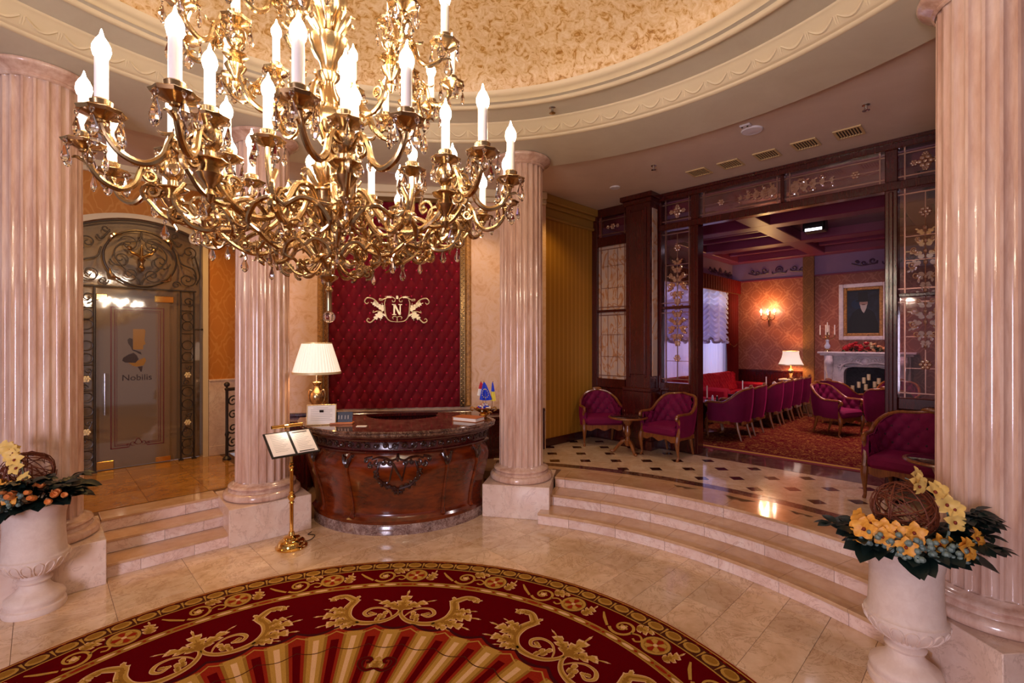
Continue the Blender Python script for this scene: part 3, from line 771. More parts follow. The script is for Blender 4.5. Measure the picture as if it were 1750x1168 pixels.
# pilaster strips with carved heads
for a in (-52, -26.5, 25.5, 46):
    b = B(); zz = np.linspace(.16, .80, 16)
    b.tube([onarc(a, body_r(z) + .004, z) for z in zz], [.020 - .006 * sin(PI * (z - .16) / .64) for z in zz], 8)
    b.tube([onarc(a, body_r(.17) + .012, .155), onarc(a, body_r(.2) + .014, .2)], [.030, .012], 8)
    p = b.build('pilaster', 'deskwood', desk)
    b = B()
    for da, dz, r_, rot in ((0, .74, .05, 0), (-1.6, .755, .042, .5), (1.6, .755, .042, -.5), (-2.6, .775, .034, .9), (2.6, .775, .034, -.9)):
        q = [onarc(a + da * t * 1.0, body_r(.72) + .012 + .012 * sin(PI * t), .655 + (dz - .64) * t * 1.0) for t in np.linspace(0, 1, 7)]
        b.tube(q, [.004 + .012 * sin(PI * t) for t in np.linspace(0.05, .9, 7)], 6)
    for da in (-2.9, 2.9):
        q = [onarc(a + da + math.degrees(x / 1.08), body_r(.76) + .014, .778 + y) for x, y in spiral((0, 0), .018, .004, 0, 7 * (1 if da > 0 else -1), 10)]; b.tube(q, .005, 5)
    b.build('carved_capital', 'deskdark', p)
# carved crest around the letter
b = B()
def on(x, z): return onarc(math.degrees(x / 1.09), body_r(z) + .006, z)
def vine(pts, r0, r1, r2=None, n=6): q = spl(pts, 5); b.tube([on(x, z) for x, z in q], taper(len(q), r0, r1, r2), n)
def curl(c, r0, a0, a1, r=.008): q = spiral(c, r0, .006, a0, a1, 16); b.tube([on(x, z) for x, z in q], taper(17, r, r, r * .7), 6); b.ball(on(*c), r * 1.3, 6, 4)
for sg in (-1, 1):
    vine([(0, .765), (sg * .06, .745), (sg * .12, .765), (sg * .19, .772), (sg * .25, .755)], .010, .014, .008)
    vine([(sg * .25, .775), (sg * .30, .765), (sg * .33, .76)], .012, .014, .006)
    for c, r_, s2 in (((.07, .722), .028, 1), ((.135, .725), .026, -1), ((.195, .715), .034, 1), ((.255, .700), .030, 1), ((.31, .745), .020, -1)):
        curl((sg * c[0], c[1]), r_, PI / 2, PI / 2 - sg * s2 * 8.2)
    vine([(sg * .165, .74), (sg * .185, .68), (sg * .20, .62), (sg * .185, .565), (sg * .15, .52)], .008, .014, .012)
    vine([(sg * .17, .55), (sg * .12, .495), (sg * .06, .475), (0, .455)], .014, .016, .012)
    for c, r_ in (((.205, .60), .030), ((.175, .545), .026), ((.13, .515), .022), ((.08, .49), .024), ((.035, .475), .022), ((.21, .64), .02)):
        curl((sg * c[0], c[1]), r_, 0, sg * 7.5)
    for x, z in ((.195, .575), (.16, .50), (.11, .475), (.05, .45), (.19, .62), (.03, .42)): b.ball(on(sg * x, z), .016, 7, 5, sc=(1, 1, 1.3))
vine([(0, .47), (0, .43), (0, .395)], .016, .022, .006); vine([(0, .80), (0, .765), (0, .735)], .012, .020, .008)
b.build('carved_crest', 'deskdark', desk)
b = B()
def stroke(pts, r): q = spl(pts, 6); b.tube([on(x, z) for x, z in q], r, 6)
NS = lambda p: [(x * 1.45, .635 + (z - .63) * 1.35) for x, z in p]
stroke(NS([(-.085, .560), (-.075, .551), (-.058, .56), (-.045, .61), (-.030, .685), (-.042, .70), (-.055, .69)]), .0075)
stroke(NS([(-.030, .695), (-.005, .64), (.028, .565)]), taper(13, .010, .014, .010)); stroke(NS([(.028, .562), (.042, .63), (.055, .69), (.072, .702), (.088, .692), (.086, .68)]), .0075)
b.build('letter_n', 'deskdark', desk)

# back counter of the niche
bc = thing('back_counter', 'dark mahogany back counter with a ledge below the tufted red panel', 'counter', AW(0, 0), AX)
b = B(); b.box(-1.12, -.20, 0, 1.02, -.051, .90, .006); b.build('body', 'mahogany', bc, smooth=False)
b = B(); b.box(-1.12, -.25, .905, 1.08, -.051, .955, .008); b.build('ledge', 'mahogany', bc, smooth=False)
for sg, x0, wd_ in ((1, -1.80, .66), (2, 1.09, .5)):
    bs_ = thing('side_cabinet', ('dark wooden side cabinet in the niche beside the column near the door', 'dark wooden side cabinet in the niche beside the column near the stairs')[sg - 1], 'cabinet', AW(0, 0), AX)
    b = B(); b.box(x0, -.42, 0, x0 + wd_, -.051, .86, .008); b.build('body', 'mahogany', bs_, smooth=False)
    b = B(); b.box(x0 + .03, -.432, .12, x0 + wd_ - .03, -.418, .80, .004); b.build('door', 'mahogany', bs_, smooth=False)
    b = B(); b.box(x0 - .01, -.44, .862, x0 + wd_ + .01, -.051, .90, .006); b.build('top', 'mahogany', bs_, smooth=False)

# tufted red panel
pw, z0, z1 = 1.74, .99, 3.80; pcx = -.085
pan = thing('tufted_wall_hanging', 'tall deep-buttoned crimson velvet panel in a gilt frame behind the desk', 'upholstery', AW(pcx, 0), AX)
du, dv = .138, .236
def tf(u, v, du=du, dv=dv, dep=.032):
    a = abs(sin(PI * (u / du + v / dv))); c_ = abs(sin(PI * (u / du - v / dv)))
    return dep * (a * c_) ** .38
nx, nz_ = 150, 132
b = B(); b.grid(lambda p, q: ((p - .5) * pw, -.025 - tf((p - .5) * pw, (q * (z1 - z0))), z0 + q * (z1 - z0)), nx, nz_)
b.build('upholstery', 'crimson', pan, angle=180, fix=True)
b = B(); b.ball((0, 0, 0), .0125, 8, 5, sc=(1, .6, 1)); bt0 = None
for i in range(-13, 14):
    for j in range(0, 25):
        if (i + j) % 2: continue
        u, v = i * du / 2, j * dv / 2
        if abs(u) > pw / 2 - .02 or v < .05 or v > z1 - z0 - .03: continue
        if bt0 is None: bt0 = b.build('button', 'tuftbutton', pan, loc=(u, -.032, z0 + v))
        else: inst('button', bt0, pan, (u, -.032, z0 + v))
fr = [(-.0, .06), (.075, .06)]
b = B(); fw = .075
for x0, x1, za, zb in ((-pw / 2 - fw, -pw / 2 + .0, z0 - .0, z1 + fw), (pw / 2, pw / 2 + fw, z0, z1 + fw), (-pw / 2, pw / 2, z1, z1 + fw)): b.box(x0, -.075, za, x1, 0, zb, .012)
b.build('inner_frame', 'bronze', pan, smooth=False)
b = B(); f2 = .155
for x0, x1, za, zb in ((-pw / 2 - f2, -pw / 2 - fw - .001, z0, z1 + f2), (pw / 2 + fw + .001, pw / 2 + f2, z0, z1 + f2), (-pw / 2 - fw, pw / 2 + fw, z1 + fw + .001, z1 + f2)): b.box(x0, -.055, za, x1, 0, zb, .02)
b.build('outer_frame', 'giltwood', pan, smooth=False)
b = B()
for sg in (-1, 1):
    x = sg * (pw / 2 + fw / 2); b = B()
    for i in range(92):
        z = z0 + .02 + i * .0305
        b.ball((x + .014 * (1 if i % 2 else -1), -.078, z), .014, 6, 4, sc=(1, .7, 1))
    b.tube([(x - .031, -.077, z0), (x - .031, -.077, z1)], .005, 5); b.tube([(x + .031, -.077, z0), (x + .031, -.077, z1)], .005, 5)
    b.build('beading', 'gold', pan)['kind'] = 'stuff'
# gilt crest with the letter N
cz = 2.335; CM = Matrix.Translation((.02, -.066, cz)) @ RX90 @ Matrix.Scale(1.22, 4)
crest = B()
def vine2(pts, r0, r1, r2=None, n=6):
    for sg in (-1, 1):
        q = spl([(sg * x, y, 0) for x, y in pts], 5); crest.tube(q, taper(len(q), r0, r1, r2), n, CM)
def leaf2(x, y, L, W, rot, bend=0):
    for sg in (-1, 1): crest.prism(xf(acanthus(L, W, 4, bend), rot, 1, x, y, False) if sg > 0 else xf(xf(acanthus(L, W, 4, bend), rot, 1, x, y), 0, 1, 0, 0, True), -.006, .006, CM)
vine2([(.03, .125), (.06, .14), (.11, .13), (.155, .112), (.19, .118), (.19, .103), (.155, .10)], .004, .007, .004)
vine2([(.035, .13), (.022, .115), (.028, .09), (.05, .088), (.055, .105)], .004, .006, .004)
vine2([(.125, .115), (.138, .07), (.135, .02), (.132, -.03), (.115, -.09), (.075, -.128), (.0, -.138)], .005, .009, .004)
vine2([(.16, -.02), (.20, .05), (.25, .11), (.32, .128), (.352, .09), (.33, .062), (.308, .08)], .006, .008, .004)
vine2([(.16, -.03), (.20, -.05), (.24, -.10), (.29, -.145), (.328, -.125), (.315, -.10), (.298, -.11)], .006, .008, .004)
vine2([(.16, -.02), (.22, -.02), (.262, -.035), (.255, -.01)], .004, .005, .003)
vine2([(.0, -.085), (.03, -.075), (.052, -.09), (.04, -.108)], .004, .006, .003); vine2([(.0, -.14), (.0, -.115), (0, -.085)], .005, .008, .004)
leaf2(.17, .0, .12, .03, -R(35), .1); leaf2(.20, .04, .09, .028, -R(66), 0); leaf2(.158, -.02, .09, .022, R(2), .1)
leaf2(.175, -.03, .13, .036, -R(142), -.1); leaf2(.165, -.04, .08, .022, R(-168), 0); leaf2(.06, .137, .07, .014, -R(84)); leaf2(.118, -.075, .06, .014, R(-50), .2)
crest.prism(xf(acanthus(.035, .018, 2), 0, 1, 0, .118), -.008, .008, CM)
crest.build('gilt_crest', 'ivorygilt', pan)
b = B(); K = .0155
for poly in ([(-3.2, -4.6), (-1.9, -4.6), (-1.9, 4.6), (-3.2, 4.6)], [(2.1, -4.6), (3.1, -4.6), (3.1, 4.6), (2.1, 4.6)], [(-3.2, 4.6), (-1.4, 4.6), (3.1, -4.6), (1.4, -4.6)][::-1],
             [(-4.4, 4.1), (-1.5, 4.1), (-1.5, 4.8), (-4.4, 4.8)], [(1.0, 4.1), (4.2, 4.1), (4.2, 4.8), (1.0, 4.8)], [(-4.3, -4.8), (-.9, -4.8), (-.9, -4.1), (-4.3, -4.1)]):
    b.prism([(x * K, z * K) for x, z in poly], 0, .016, T3(.02, -.062, cz) @ RX90, True)
b.build('letter_n', 'ivorygilt', pan, smooth=False)

# ================================================================ CHANDELIER
chx, chy, chz = -.745, 1.95, 2.0
ch = thing('crystal_chandelier', 'huge tiered gilt chandelier with lit candle bulbs and crystal drops under the dome', 'chandelier', (chx, chy, chz))
b = B()
b.rev([(.001, .02), (.011, .024), (.010, .10), (.016, .108), (.008, .125), (.012, .14), (.034, .155), (.038, .165), (.02, .172), (.012, .19), (.02, .21), (.05, .232), (.056, .243), (.05, .25), (.02, .256), (.018, .275), (.034, .295), (.042, .315), (.03, .338), (.017, .36), (.024, .374),
       (.04, .388), (.062, .42), (.076, .46), (.082, .492), (.088, .497), (.086, .504), (.07, .50), (.03, .505), (.028, .53), (.04, .55), (.052, .58), (.06, .61), (.05, .64), (.03, .665), (.022, .69), (.03, .72), (.05, .76), (.064, .80), (.066, .84), (.05, .88), (.03, .92), (.024, .95),
       (.04, .97), (.046, .985), (.03, 1.0), (.036, 1.03), (.056, 1.06), (.074, 1.10), (.078, 1.125), (.05, 1.135), (.03, 1.15), (.028, 1.18), (.045, 1.21), (.068, 1.24), (.072, 1.31), (.075, 1.32), (.04, 1.322), (.024, 1.34), (.02, 1.40), (.034, 1.45), (.04, 1.50), (.022, 1.56), (.012, 1.60), (.012, 2.66), (.09, 2.68), (.10, 2.72), (.001, 2.725)], 24,
      rad=lambda a, i, r, z: r * (1 + .06 * cos(8 * a)) if (.39 < z < .49 or .55 < z < .64 or .75 < z < .87 or 1.04 < z < 1.12 or 1.2 < z < 1.31) else r)
b.build('stem', 'gold', ch)
b = B(); b.ball((0, 0, 0), .024, 16, 12); b.build('glass_ball', 'crystal', ch)

b = B(); b.rev([(.001, 0), (.0035, -.002), (.006, -.008), (.0035, -.014), (.001, -.017)], 6, mtx=Matrix.Diagonal((1, 1, 1, 1)))
b.rev([(.001, -.018), (.004, -.022), (.0135, -.048), (.0125, -.056), (.006, -.066), (.001, -.069)], 7, mtx=Matrix.Diagonal((1, .62, 1, 1)))
drop0 = None; dropmesh = b
def leaflets(b, P, idx, L=.035, r=.006, seed=0):
    P = np.asarray(P); T = np.gradient(P, axis=0); T /= np.linalg.norm(T, axis=1)[:, None]
    for n_, i in enumerate(idx):
        t = T[i]; nrm = np.cross(t, (0, 1, 0)); nrm /= np.linalg.norm(nrm) + 1e-9; sd = np.array((0, 1., 0))
        for a in (0, 2.1, 4.2):
            d = nrm * cos(a + n_) + sd * sin(a + n_)
            q = [P[i] + t * L * .0 + d * .006, P[i] + t * L * .45 + d * .014, P[i] + t * L * .8 + d * .026, P[i] + t * L * .75 + d * .036]
            b.tube(spl(q, 3), taper(10, r * .7, r, .0025), 5)
def curls(b, c, r0, a0, a1, r=.008, y=0, n=16):
    q = [(x, y, z) for x, z in spiral(c, r0, .008, a0, a1, n)]
    b.tube(q, taper(n + 1, r, r * .95, r * .7), 6); b.ball((c[0], y, c[1]), r * 1.5, 6, 4)
# shared meshes
b = B(); b.rev([(.010, -.022), (.016, -.02), (.03, -.012), (.05, -.006), (.055, .002), (.050, .006), (.03, .0), (.018, .004), (.014, .012), (.024, .018), (.026, .03), (.022, .034), (.001, .034)], 18, rad=lambda a, i, r, z: r * (1 + .05 * cos(9 * a)) if 2 <= i <= 5 else r)
pan_b = b
b = B(); b.rev([(.0155, 0), (.0155, .118), (.001, .119)], 12); can_b = b
b = B(); b.rev([(.014, .0), (.018, .006), (.0215, .02), (.0205, .033), (.014, .048), (.006, .060), (.003, .072), (.001, .080)], 12); bulb_b = b
pan0 = can0 = bulb0 = None
def dress(par, x, y, z, nd, ph=0):
    """drip pan, candle, bulb and drops on one arm; z = candle base"""
    global pan0, can0, bulb0, drop0
    if pan0 is None:
        pan0 = pan_b.build('drip_pan', 'gold', par, loc=(x, y, z - .03)); can0 = can_b.build('candle', 'candle', par, loc=(x, y, z)); bulb0 = bulb_b.build('bulb', 'bulb', par, loc=(x, y, z + .118))
        tag(bulb0, 'glowing flame-shaped bulb')
    else:
        inst('drip_pan', pan0, par, (x, y, z - .03), (0, 0, ph)); inst('candle', can0, par, (x, y, z)); inst('bulb', bulb0, par, (x, y, z + .118))
    for i in range(nd):
        a = ph + 2 * PI * i / nd; p = (x + .051 * cos(a), y + .051 * sin(a), z - .032)
        if drop0 is None: drop0 = dropmesh.build('crystal_drop', 'crystal', par, smooth=False, loc=p)
        else: inst('crystal_drop', drop0, par, p, (0, 0, a + PI / 2), rnd.uniform(1.05, 1.4))
def armmesh(pts, r0, r1, r2, curl=(), leaves=(), hub=None, k=6, L=.035):
    b = B(); P = spl([(x, 0, z) for x, z in pts], k); b.tube(P, taper(len(P), r0, r1, r2), 8)
    leaflets(b, P, leaves, L)
    for c in curl: curls(b, *c)
    if hub: b.rev(hub[1], 12, mtx=T3(hub[0], 0, 0))
    return b
hubp = lambda zb: [(.001, zb - .29), (.010, zb - .28), (.018, zb - .262), (.010, zb - .245), (.014, zb - .235), (.03, zb - .215), (.038, zb - .20), (.028, zb - .185), (.018, zb - .165), (.016, zb - .13), (.03, zb - .115), (.037, zb - .095), (.034, zb - .07), (.02, zb - .05), (.014, zb - .04), (.014, zb)]
# lower tier
zb = .606
mA = armmesh([(.05, .44), (.10, .50), (.17, .49), (.225, .41), (.30, .335), (.39, .315), (.47, .35), (.515, .40), (.527, .43)], .010, .0135, .011,
             [((.145, .445), .040, R(60), R(-400), .007), ((.44, .40), .040, R(-80), R(330), .007)], (8, 30, 40), (.527, hubp(zb)))
mBr = armmesh([(.03, .50), (.065, .525), (.095, .49), (.115, .435), (.155, .405), (.205, .42), (.238, .465), (.25, .51)], .009, .0105, .009, [((.07, .475), .026, R(80), R(-420), .006)], (10, 36), (.25, [(.001, .49), (.014, .495), (.012, .52), (.01, .53)]), L=.028)
mIn = armmesh([(.04, .36), (.09, .44), (.14, .44), (.185, .37), (.24, .32), (.30, .345), (.345, .42), (.36, .50), (.36, .58)], .009, .011, .009, [((.125, .40), .03, R(60), R(-420), .006), ((.29, .40), .028, R(-80), R(320), .006)], (10, 34), L=.03)
h0 = R(-64); a0 = None; br0 = None; in0 = None
for i in range(8):
    a = h0 + i * PI / 4
    if a0 is None: arm = a0 = mA.build('arm', 'gold', ch, rot=a)
    else: arm = inst('arm', a0, ch, (0, 0, 0), (0, 0, a))
    dress(arm, .527, 0, zb, 5, .3 * i)
    if i == 0: b = B(); b.rev([(.012, -.02), (.04, -.008), (.05, .0), (.046, .005), (.02, .0), (.014, .01)], 16, rad=lambda a, i, r, z: r * (1 + .05 * cos(8 * a))); hp = b.build('hub_pan', 'gold', arm, loc=(.527, 0, zb - .16))
    else: inst('hub_pan', hp, arm, (.527, 0, zb - .16))
    for s in (-1, 1):
        d = s * R(34); hx, hy = .527 * cos(a), .527 * sin(a)
        if br0 is None: br = br0 = mBr.build('branch_arm', 'gold', ch, loc=(hx, hy, 0), rot=a + d)
        else: br = inst('branch_arm', br0, ch, (hx, hy, 0), (0, 0, a + d))
        dress(br, .25, 0, .552, 5, .5 * i + s)
    if in0 is None: ia = in0 = mIn.build('inner_arm', 'gold', ch, rot=a + R(8))
    else: ia = inst('inner_arm', in0, ch, (0, 0, 0), (0, 0, a + R(8)))
    dress(ia, .36, 0, .60, 5, .7 * i)
# upper tier
zu = 1.12
mU = armmesh([(.05, .84), (.10, .90), (.155, .87), (.19, .80), (.24, .78), (.29, .82), (.32, .90), (.33, .96)], .009, .012, .010, [((.13, .84), .032, R(60), R(-420), .006), ((.26, .85), .03, R(-80), R(320), .006)], (8, 32), (.33, hubp(zu)), L=.03)
mUb = armmesh([(.03, 1.03), (.06, 1.05), (.085, 1.02), (.10, .97), (.135, .945), (.175, .965), (.195, 1.0), (.20, 1.03)], .008, .0095, .008, [((.062, 1.01), .022, R(80), R(-420), .005)], (10, 32), (.20, [(.001, 1.0), (.013, 1.005), (.01, 1.035)]), L=.026)
u0 = ub0 = None
for i in range(6):
    a = R(32) + i * PI / 3
    if u0 is None: arm = u0 = mU.build('upper_arm', 'gold', ch, rot=a)
    else: arm = inst('upper_arm', u0, ch, (0, 0, 0), (0, 0, a))
    dress(arm, .33, 0, zu, 4, .4 * i); inst('hub_pan', hp, arm, (.33, 0, zu - .16), scale=.85)
    for s in (-1, 1):
        if ub0 is None: br = ub0 = mUb.build('upper_branch_arm', 'gold', ch, loc=(.33 * cos(a), .33 * sin(a), 0), rot=a + s * R(36))
        else: br = inst('upper_branch_arm', ub0, ch, (.33 * cos(a), .33 * sin(a), 0), (0, 0, a + s * R(36)))
        dress(br, .20, 0, 1.065, 4, i + s)
# scroll basket below, in two alternating patterns
b = B()
def scr(b, pts, r=.008, y=0, lv=()):
    P = spl([(x, y, z) for x, z in pts], 6); b.tube(P, taper(len(P), r * .8, r * 1.1, r * .8), 7); leaflets(b, P, lv, .03, .005)
scr(b, [(.60, .40), (.55, .345), (.48, .33), (.42, .36), (.36, .37), (.31, .33), (.33, .28), (.38, .285)], .009, 0, (8, 22)); curls(b, (.375, .31), .028, R(-60), R(420), .007)
curls(b, (.585, .43), .034, R(-60), R(400), .008); curls(b, (.49, .375), .038, R(-120), R(-520), .008)
scr(b, [(.40, .33), (.33, .26), (.26, .235), (.19, .26), (.155, .31), (.10, .30), (.06, .25)], .009, 0, (8, 20)); curls(b, (.22, .295), .034, R(-100), R(350), .007); curls(b, (.30, .27), .026, R(100), R(-380), .007)
curls(b, (.15, .185), .026, R(-100), R(380), .006); scr(b, [(.16, .21), (.12, .17), (.08, .175), (.05, .21)], .007)
s1 = b.build('scroll', 'gold', ch, rot=h0)
b = B()
scr(b, [(.50, .42), (.53, .36), (.49, .29), (.43, .28), (.40, .32), (.42, .35), (.45, .335)], .009, 0, (8, 20));  curls(b, (.52, .31), .030, R(150), R(-300), .008)
s2 = b.build('scroll', 'gold', ch, rot=h0 + PI / 8); vol = []
for sg in (-1, 1):      # side volutes reaching across to the neighbours
    b = B()
    P = spl([(.44, 0, .33), (.43, sg * .05, .36), (.42, sg * .10, .34), (.40, sg * .13, .29), (.38, sg * .10, .27), (.385, sg * .075, .29)], 5); b.tube(P, taper(len(P), .008, .009, .006), 6); leaflets(b, P, (8, 16), .03, .005)
    P = spl([(.27, 0, .24), (.26, sg * .03, .265), (.25, sg * .065, .25), (.24, sg * .08, .215), (.23, sg * .06, .20)], 5); b2 = B(); b2.tube(P, taper(len(P), .007, .008, .005), 6)
    vol += [b.build('volute', 'gold', ch, rot=h0 + PI / 8), b2.build('volute', 'gold', ch, rot=h0 + PI / 8)]
for i in range(1, 8):
    inst('scroll', s1, ch, (0, 0, 0), (0, 0, h0 + i * PI / 4)); inst('scroll', s2, ch, (0, 0, 0), (0, 0, h0 + PI / 8 + i * PI / 4))
    for vv_ in vol: inst('volute', vv_, ch, (0, 0, 0), (0, 0, h0 + PI / 8 + i * PI / 4))
nd = 0
for i in range(16):     # drops under the scrolls
    a = h0 + i * PI / 8
    for r_, z_ in (((.55, .335), (.30, .235)) if i % 2 == 0 else ((.46, .295),)):
        inst('crystal_drop', drop0, ch, (r_ * cos(a), r_ * sin(a), z_), (0, 0, a), 1.05)
# leaf collars on the stem
b = B()
for i in range(10):
    a = 2 * PI * i / 10; m = Matrix.Rotation(a, 4, 'Z')
    for z_, L, o in ((.505, .10, .05), (.70, .09, .035), (1.14, .10, .05), (.40, -.06, .045), (.25, -.05, .05)):
        P = spl([(o * .6, 0, z_), (o + .012, 0, z_ + L * .45), (o + .035, 0, z_ + L * .8), (o + .055, 0, z_ + L * .75)], 3); b.tube(P, taper(len(P), .008, .011, .003), 5, m)
b.build('leaf_collar', 'gold', ch)['kind'] = 'stuff'

# ================================================================ LOUNGE SHELL
b = B(); b.box(-1.9, 5.5, 0, 5.2, 5.7, 4.1)
wf = struct('wall_fireplace', b, 'rose_damask', smooth=False, loc=LW(0, 0), rot=GA)
b = B(); b.box(-.115, 5.42, ZL, .097, 5.5, 3.75); b.build('pilaster', 'shaded_damask', wf, smooth=False)  # strip of shade on the wall, its darkness put into the paper colour
b = B(); b.box(-1.65, 5.46, ZL, -.115, 5.5, 1.20); b.box(-1.65, 5.44, 1.20, -.115, 5.5, 1.245, .006); b.build('wainscot', 'mahogany', wf, smooth=False)
b = B(); b.box(-1.65, 5.478, 3.34, 5.2, 5.499, 3.75)
fz = b.build('frieze', 'frieze', wf, smooth=False)
b = B(); b.box(-1.65, 5.46, 3.31, 5.2, 5.5, 3.345, .004); b.build('picture_rail', 'beam', wf, smooth=False)
def motif(nm, mtx_list, parent):
    b = B()
    for sg in (-1, 1):
        for c, r_ in (((.30, .0), .075), ((.45, -.03), .05), ((.56, .01), .035)):
            q = [(sg * x, y, 0) for x, y in spiral(c, r_, .012, R(180), R(180 + 420), 14)]; b.tube(q, taper(15, .016, .02, .012), 5)
        b.tube(spl([(sg * .22, -.05, 0), (sg * .38, -.07, 0), (sg * .5, -.08, 0), (sg * .66, -.02, 0)], 4), .013, 5)
    b.rev([(.06, -.01), (.085, .0), (.06, .012)], 16); b.ball((0, 0, 0), .045, 8, 6, sc=(1, 1, .4))
    for sg in (-1, 1): b.tube(spl([(sg * .05, -.07, 0), (sg * .13, -.08, 0), (sg * .15, -.03, 0)], 4), .014, 5)
    first = None
    for loc, rot in mtx_list:
        if first is None: first = b.build(nm, 'friezemotif', parent, loc=loc, rot=rot)
        else: inst(nm, first, parent, loc, rot)
motif('frieze_relief', [((x, 5.472, 3.53), (PI / 2, 0, 0)) for x in (-.60, 1.42, 3.3)], wf)
b = B()
for z0, z1, n0, n1 in ((ZL, .9, 0, 5.5), (.9, 3.05, 0, .35), (3.05, 4.1, 0, 5.5), (.9, 3.05, 4.95, 5.5)): b.box(-1.85, n0, z0, -1.65, n1, z1)
ww = struct('wall_window', b, 'rose_damask', smooth=False, loc=LW(0, 0), rot=GA)
b = B(); b.box(-1.66, 0.05, 3.34, -1.635, 5.5, 3.75); b.build('frieze', 'frieze', ww, smooth=False)
motif('frieze_relief', [((-1.63, y, 3.53), (PI / 2, 0, PI / 2)) for y in (4.75, 2.9, 1.1)], ww)
b = B(); b.box(4.9, 0, ZL, 5.1, 5.5, 4.1); struct('wall_side', b, 'rose_damask', smooth=False, loc=LW(0, 0), rot=GA)
b = B(); b.box(3.0, -.1, ZL, 5.2, .1, 4.1); b.box(5.0, -3.2, 0, 5.2, .1, 4.1); struct('wall_front', b, 'cream_wall', smooth=False, loc=LW(0, 0), rot=GA)
# coffered ceiling
b = B(); b.box(-1.85, .06, 3.92, 5.2, 5.6, 4.02); lc = struct('ceiling_lounge', b, 'coffer', smooth=False, loc=LW(0, 0), rot=GA)
def beam(x0, y0, x1, y1, z0=3.75, z1=3.93, nm='beam'):
    b = B(); b.box(x0, y0, z0, x1, y1, z1, .012); return b.build(nm, 'beam', lc, smooth=False)
for y0, y1 in ((.08, .30), (1.75, 2.05), (3.45, 3.75), (5.2, 5.5)): beam(-1.65, y0, 5.0, y1)
for x0, x1 in ((-1.65, -1.40), (.05, .35), (1.95, 2.25), (3.9, 4.2)): beam(x0, .08, x1, 5.5, 3.752, 3.93)
for y0, y1 in ((.30, 1.75), (2.05, 3.45), (3.75, 5.2)):
    for x0, x1 in ((-1.40, .05), (.35, 1.95), (2.25, 3.9)):
        if (y0, x0) == (2.05, .35): continue
        for j in (1, 2):
            ym = y0 + (y1 - y0) * j / 3; beam(x0, ym - .05, x1, ym + .05, 3.83, 3.93, 'small_beam')
# recessed skylight coffer with its lamp
b = B(); b.box(.35, 2.05, 3.905, 1.95, 3.45, 3.918); b.build('coffer_panel', 'mahogany', lc, smooth=False)
cl = thing('ceiling_projector', 'dark ceiling fixture with a bright white strip in the middle coffer of the lounge', 'lamp', LW(.75, 2.7, 3.72), GA)
b = B(); b.box(-.16, -.12, 0, .16, .12, .19, .02); b.build('housing', 'black', cl, smooth=False)
b = B(); b.box(-.12, -.125, .01, .12, -.119, .05); b.build('light_strip', plain('strip_light', '#ffffff', .4, emis=(.9, .85, 1.0), es=6), cl, smooth=False)
# lounge light: curtained daylight, coffer lamps
light('coffer_lamp', 'AREA', LW(1.2, 2.6, 3.69), 34, (1, .60, .66), 1.5, rot=(0, 0, GA)).data.spread = R(105)
light('coffer_lamp', 'AREA', LW(1.0, 4.4, 3.72), 16, (1, .60, .62), 1.2, rot=(0, 0, GA)).data.spread = R(105)
o = light('window_daylight', 'AREA', LW(-1.74, 2.7, 2.0), 24, (.92, .88, 1.0), 4.2, size_y=2.0); o.rotation_euler = (PI / 2, 0, GA - PI / 2)

# carpet of the lounge
n = NT('lounge_carpet'); v = n.coord((1, 1, 1)); a_ = n.noise(v, 9, 3, .5, 2.2)
d_ = n.math('ABSOLUTE', n.math('SUBTRACT', a_, .5)); k_ = n.ramp(d_, [(.012, (1, 1, 1)), (.032, (0, 0, 0))])
k2 = n.ramp(n.noise(v, 14, 2, .5, .4), [(.61, (0, 0, 0)), (.64, (1, 1, 1))])
M['lcarpet'] = n.set(.9, 0, n.mix(n.math('MAXIMUM', k_, k2), n.mix(n.noise(v, 120, 2), '#440108', '#5a0410'), '#84582a'), spec=.05).m
b = B(); b.mi = 1; b.box(-1.5, .42, 0, 4.6, 5.1, .010); b.mi = 0; b.box(-1.42, .62, 0, 4.5, 5.05, .012)
b.mi = 2; b.box(-1.5, .51, 0, 4.6, .575, .0115)
cp = b.build('lounge_carpet', ['lcarpet', plain('carpet_border_red', '#6a0718', .9), 'ruggold'], smooth=False, loc=LW(0, 0, ZL - .002), rot=GA)
tag(cp, 'dark red carpet with gold leaf pattern and gold border line in the lounge', 'carpet')

# ================================================================ GLAZED PARTITION (frame L)
pt = thing('partition', None, None, LW(0, 0), GA, kind='structure'); pt.name = 'partition'
def pbox(nm, x0, x1, z0, z1, y0=-.06, y1=.06, m='mahogany', bev=.008):
    b = B(); b.box(x0, y0, z0, x1, y1, z1, bev); return b.build(nm, m, pt, smooth=False)
ZT = 4.03
pbox('top_rail', -.60, 3.0, 3.93, ZT, -.08); pbox('top_moulding', -.60, 3.0, 3.99, ZT, -.11, -.08)
pbox('transom', -.60, 3.0, 3.50, 3.59, -.07)
for x0, x1 in ((-.11, 0.0), (2.03, 2.14)):
    pbox('post', x0, x1, ZL, 3.50, -.09, .09); pbox('post', x0, x1, 3.59, 3.93, -.07)
    pbox('post_bead', x0 + .035, x1 - .035, ZL + .1, 3.48, -.105, -.089)
pbox('mullion', 1.015, 1.055, 3.59, 3.93, -.06, .05)
pbox('stile', -.60, -.56, ZL, 3.93); pbox('stile', 2.57, 2.63, ZL, 3.93)
for x0, x1 in ((-.56, -.11), (2.14, 2.57)):
    pbox('mid_rail', x0, x1, 2.365, 2.405, -.05, .05); pbox('sill_rail', x0, x1, 1.19, 1.31, -.07)
    pbox('bottom_panel', x0, x1, ZL, 1.19, -.04, .04); b_ = pbox('raised_panel', x0 + .06, x1 - .06, ZL + .16, 1.12, -.055, -.039)
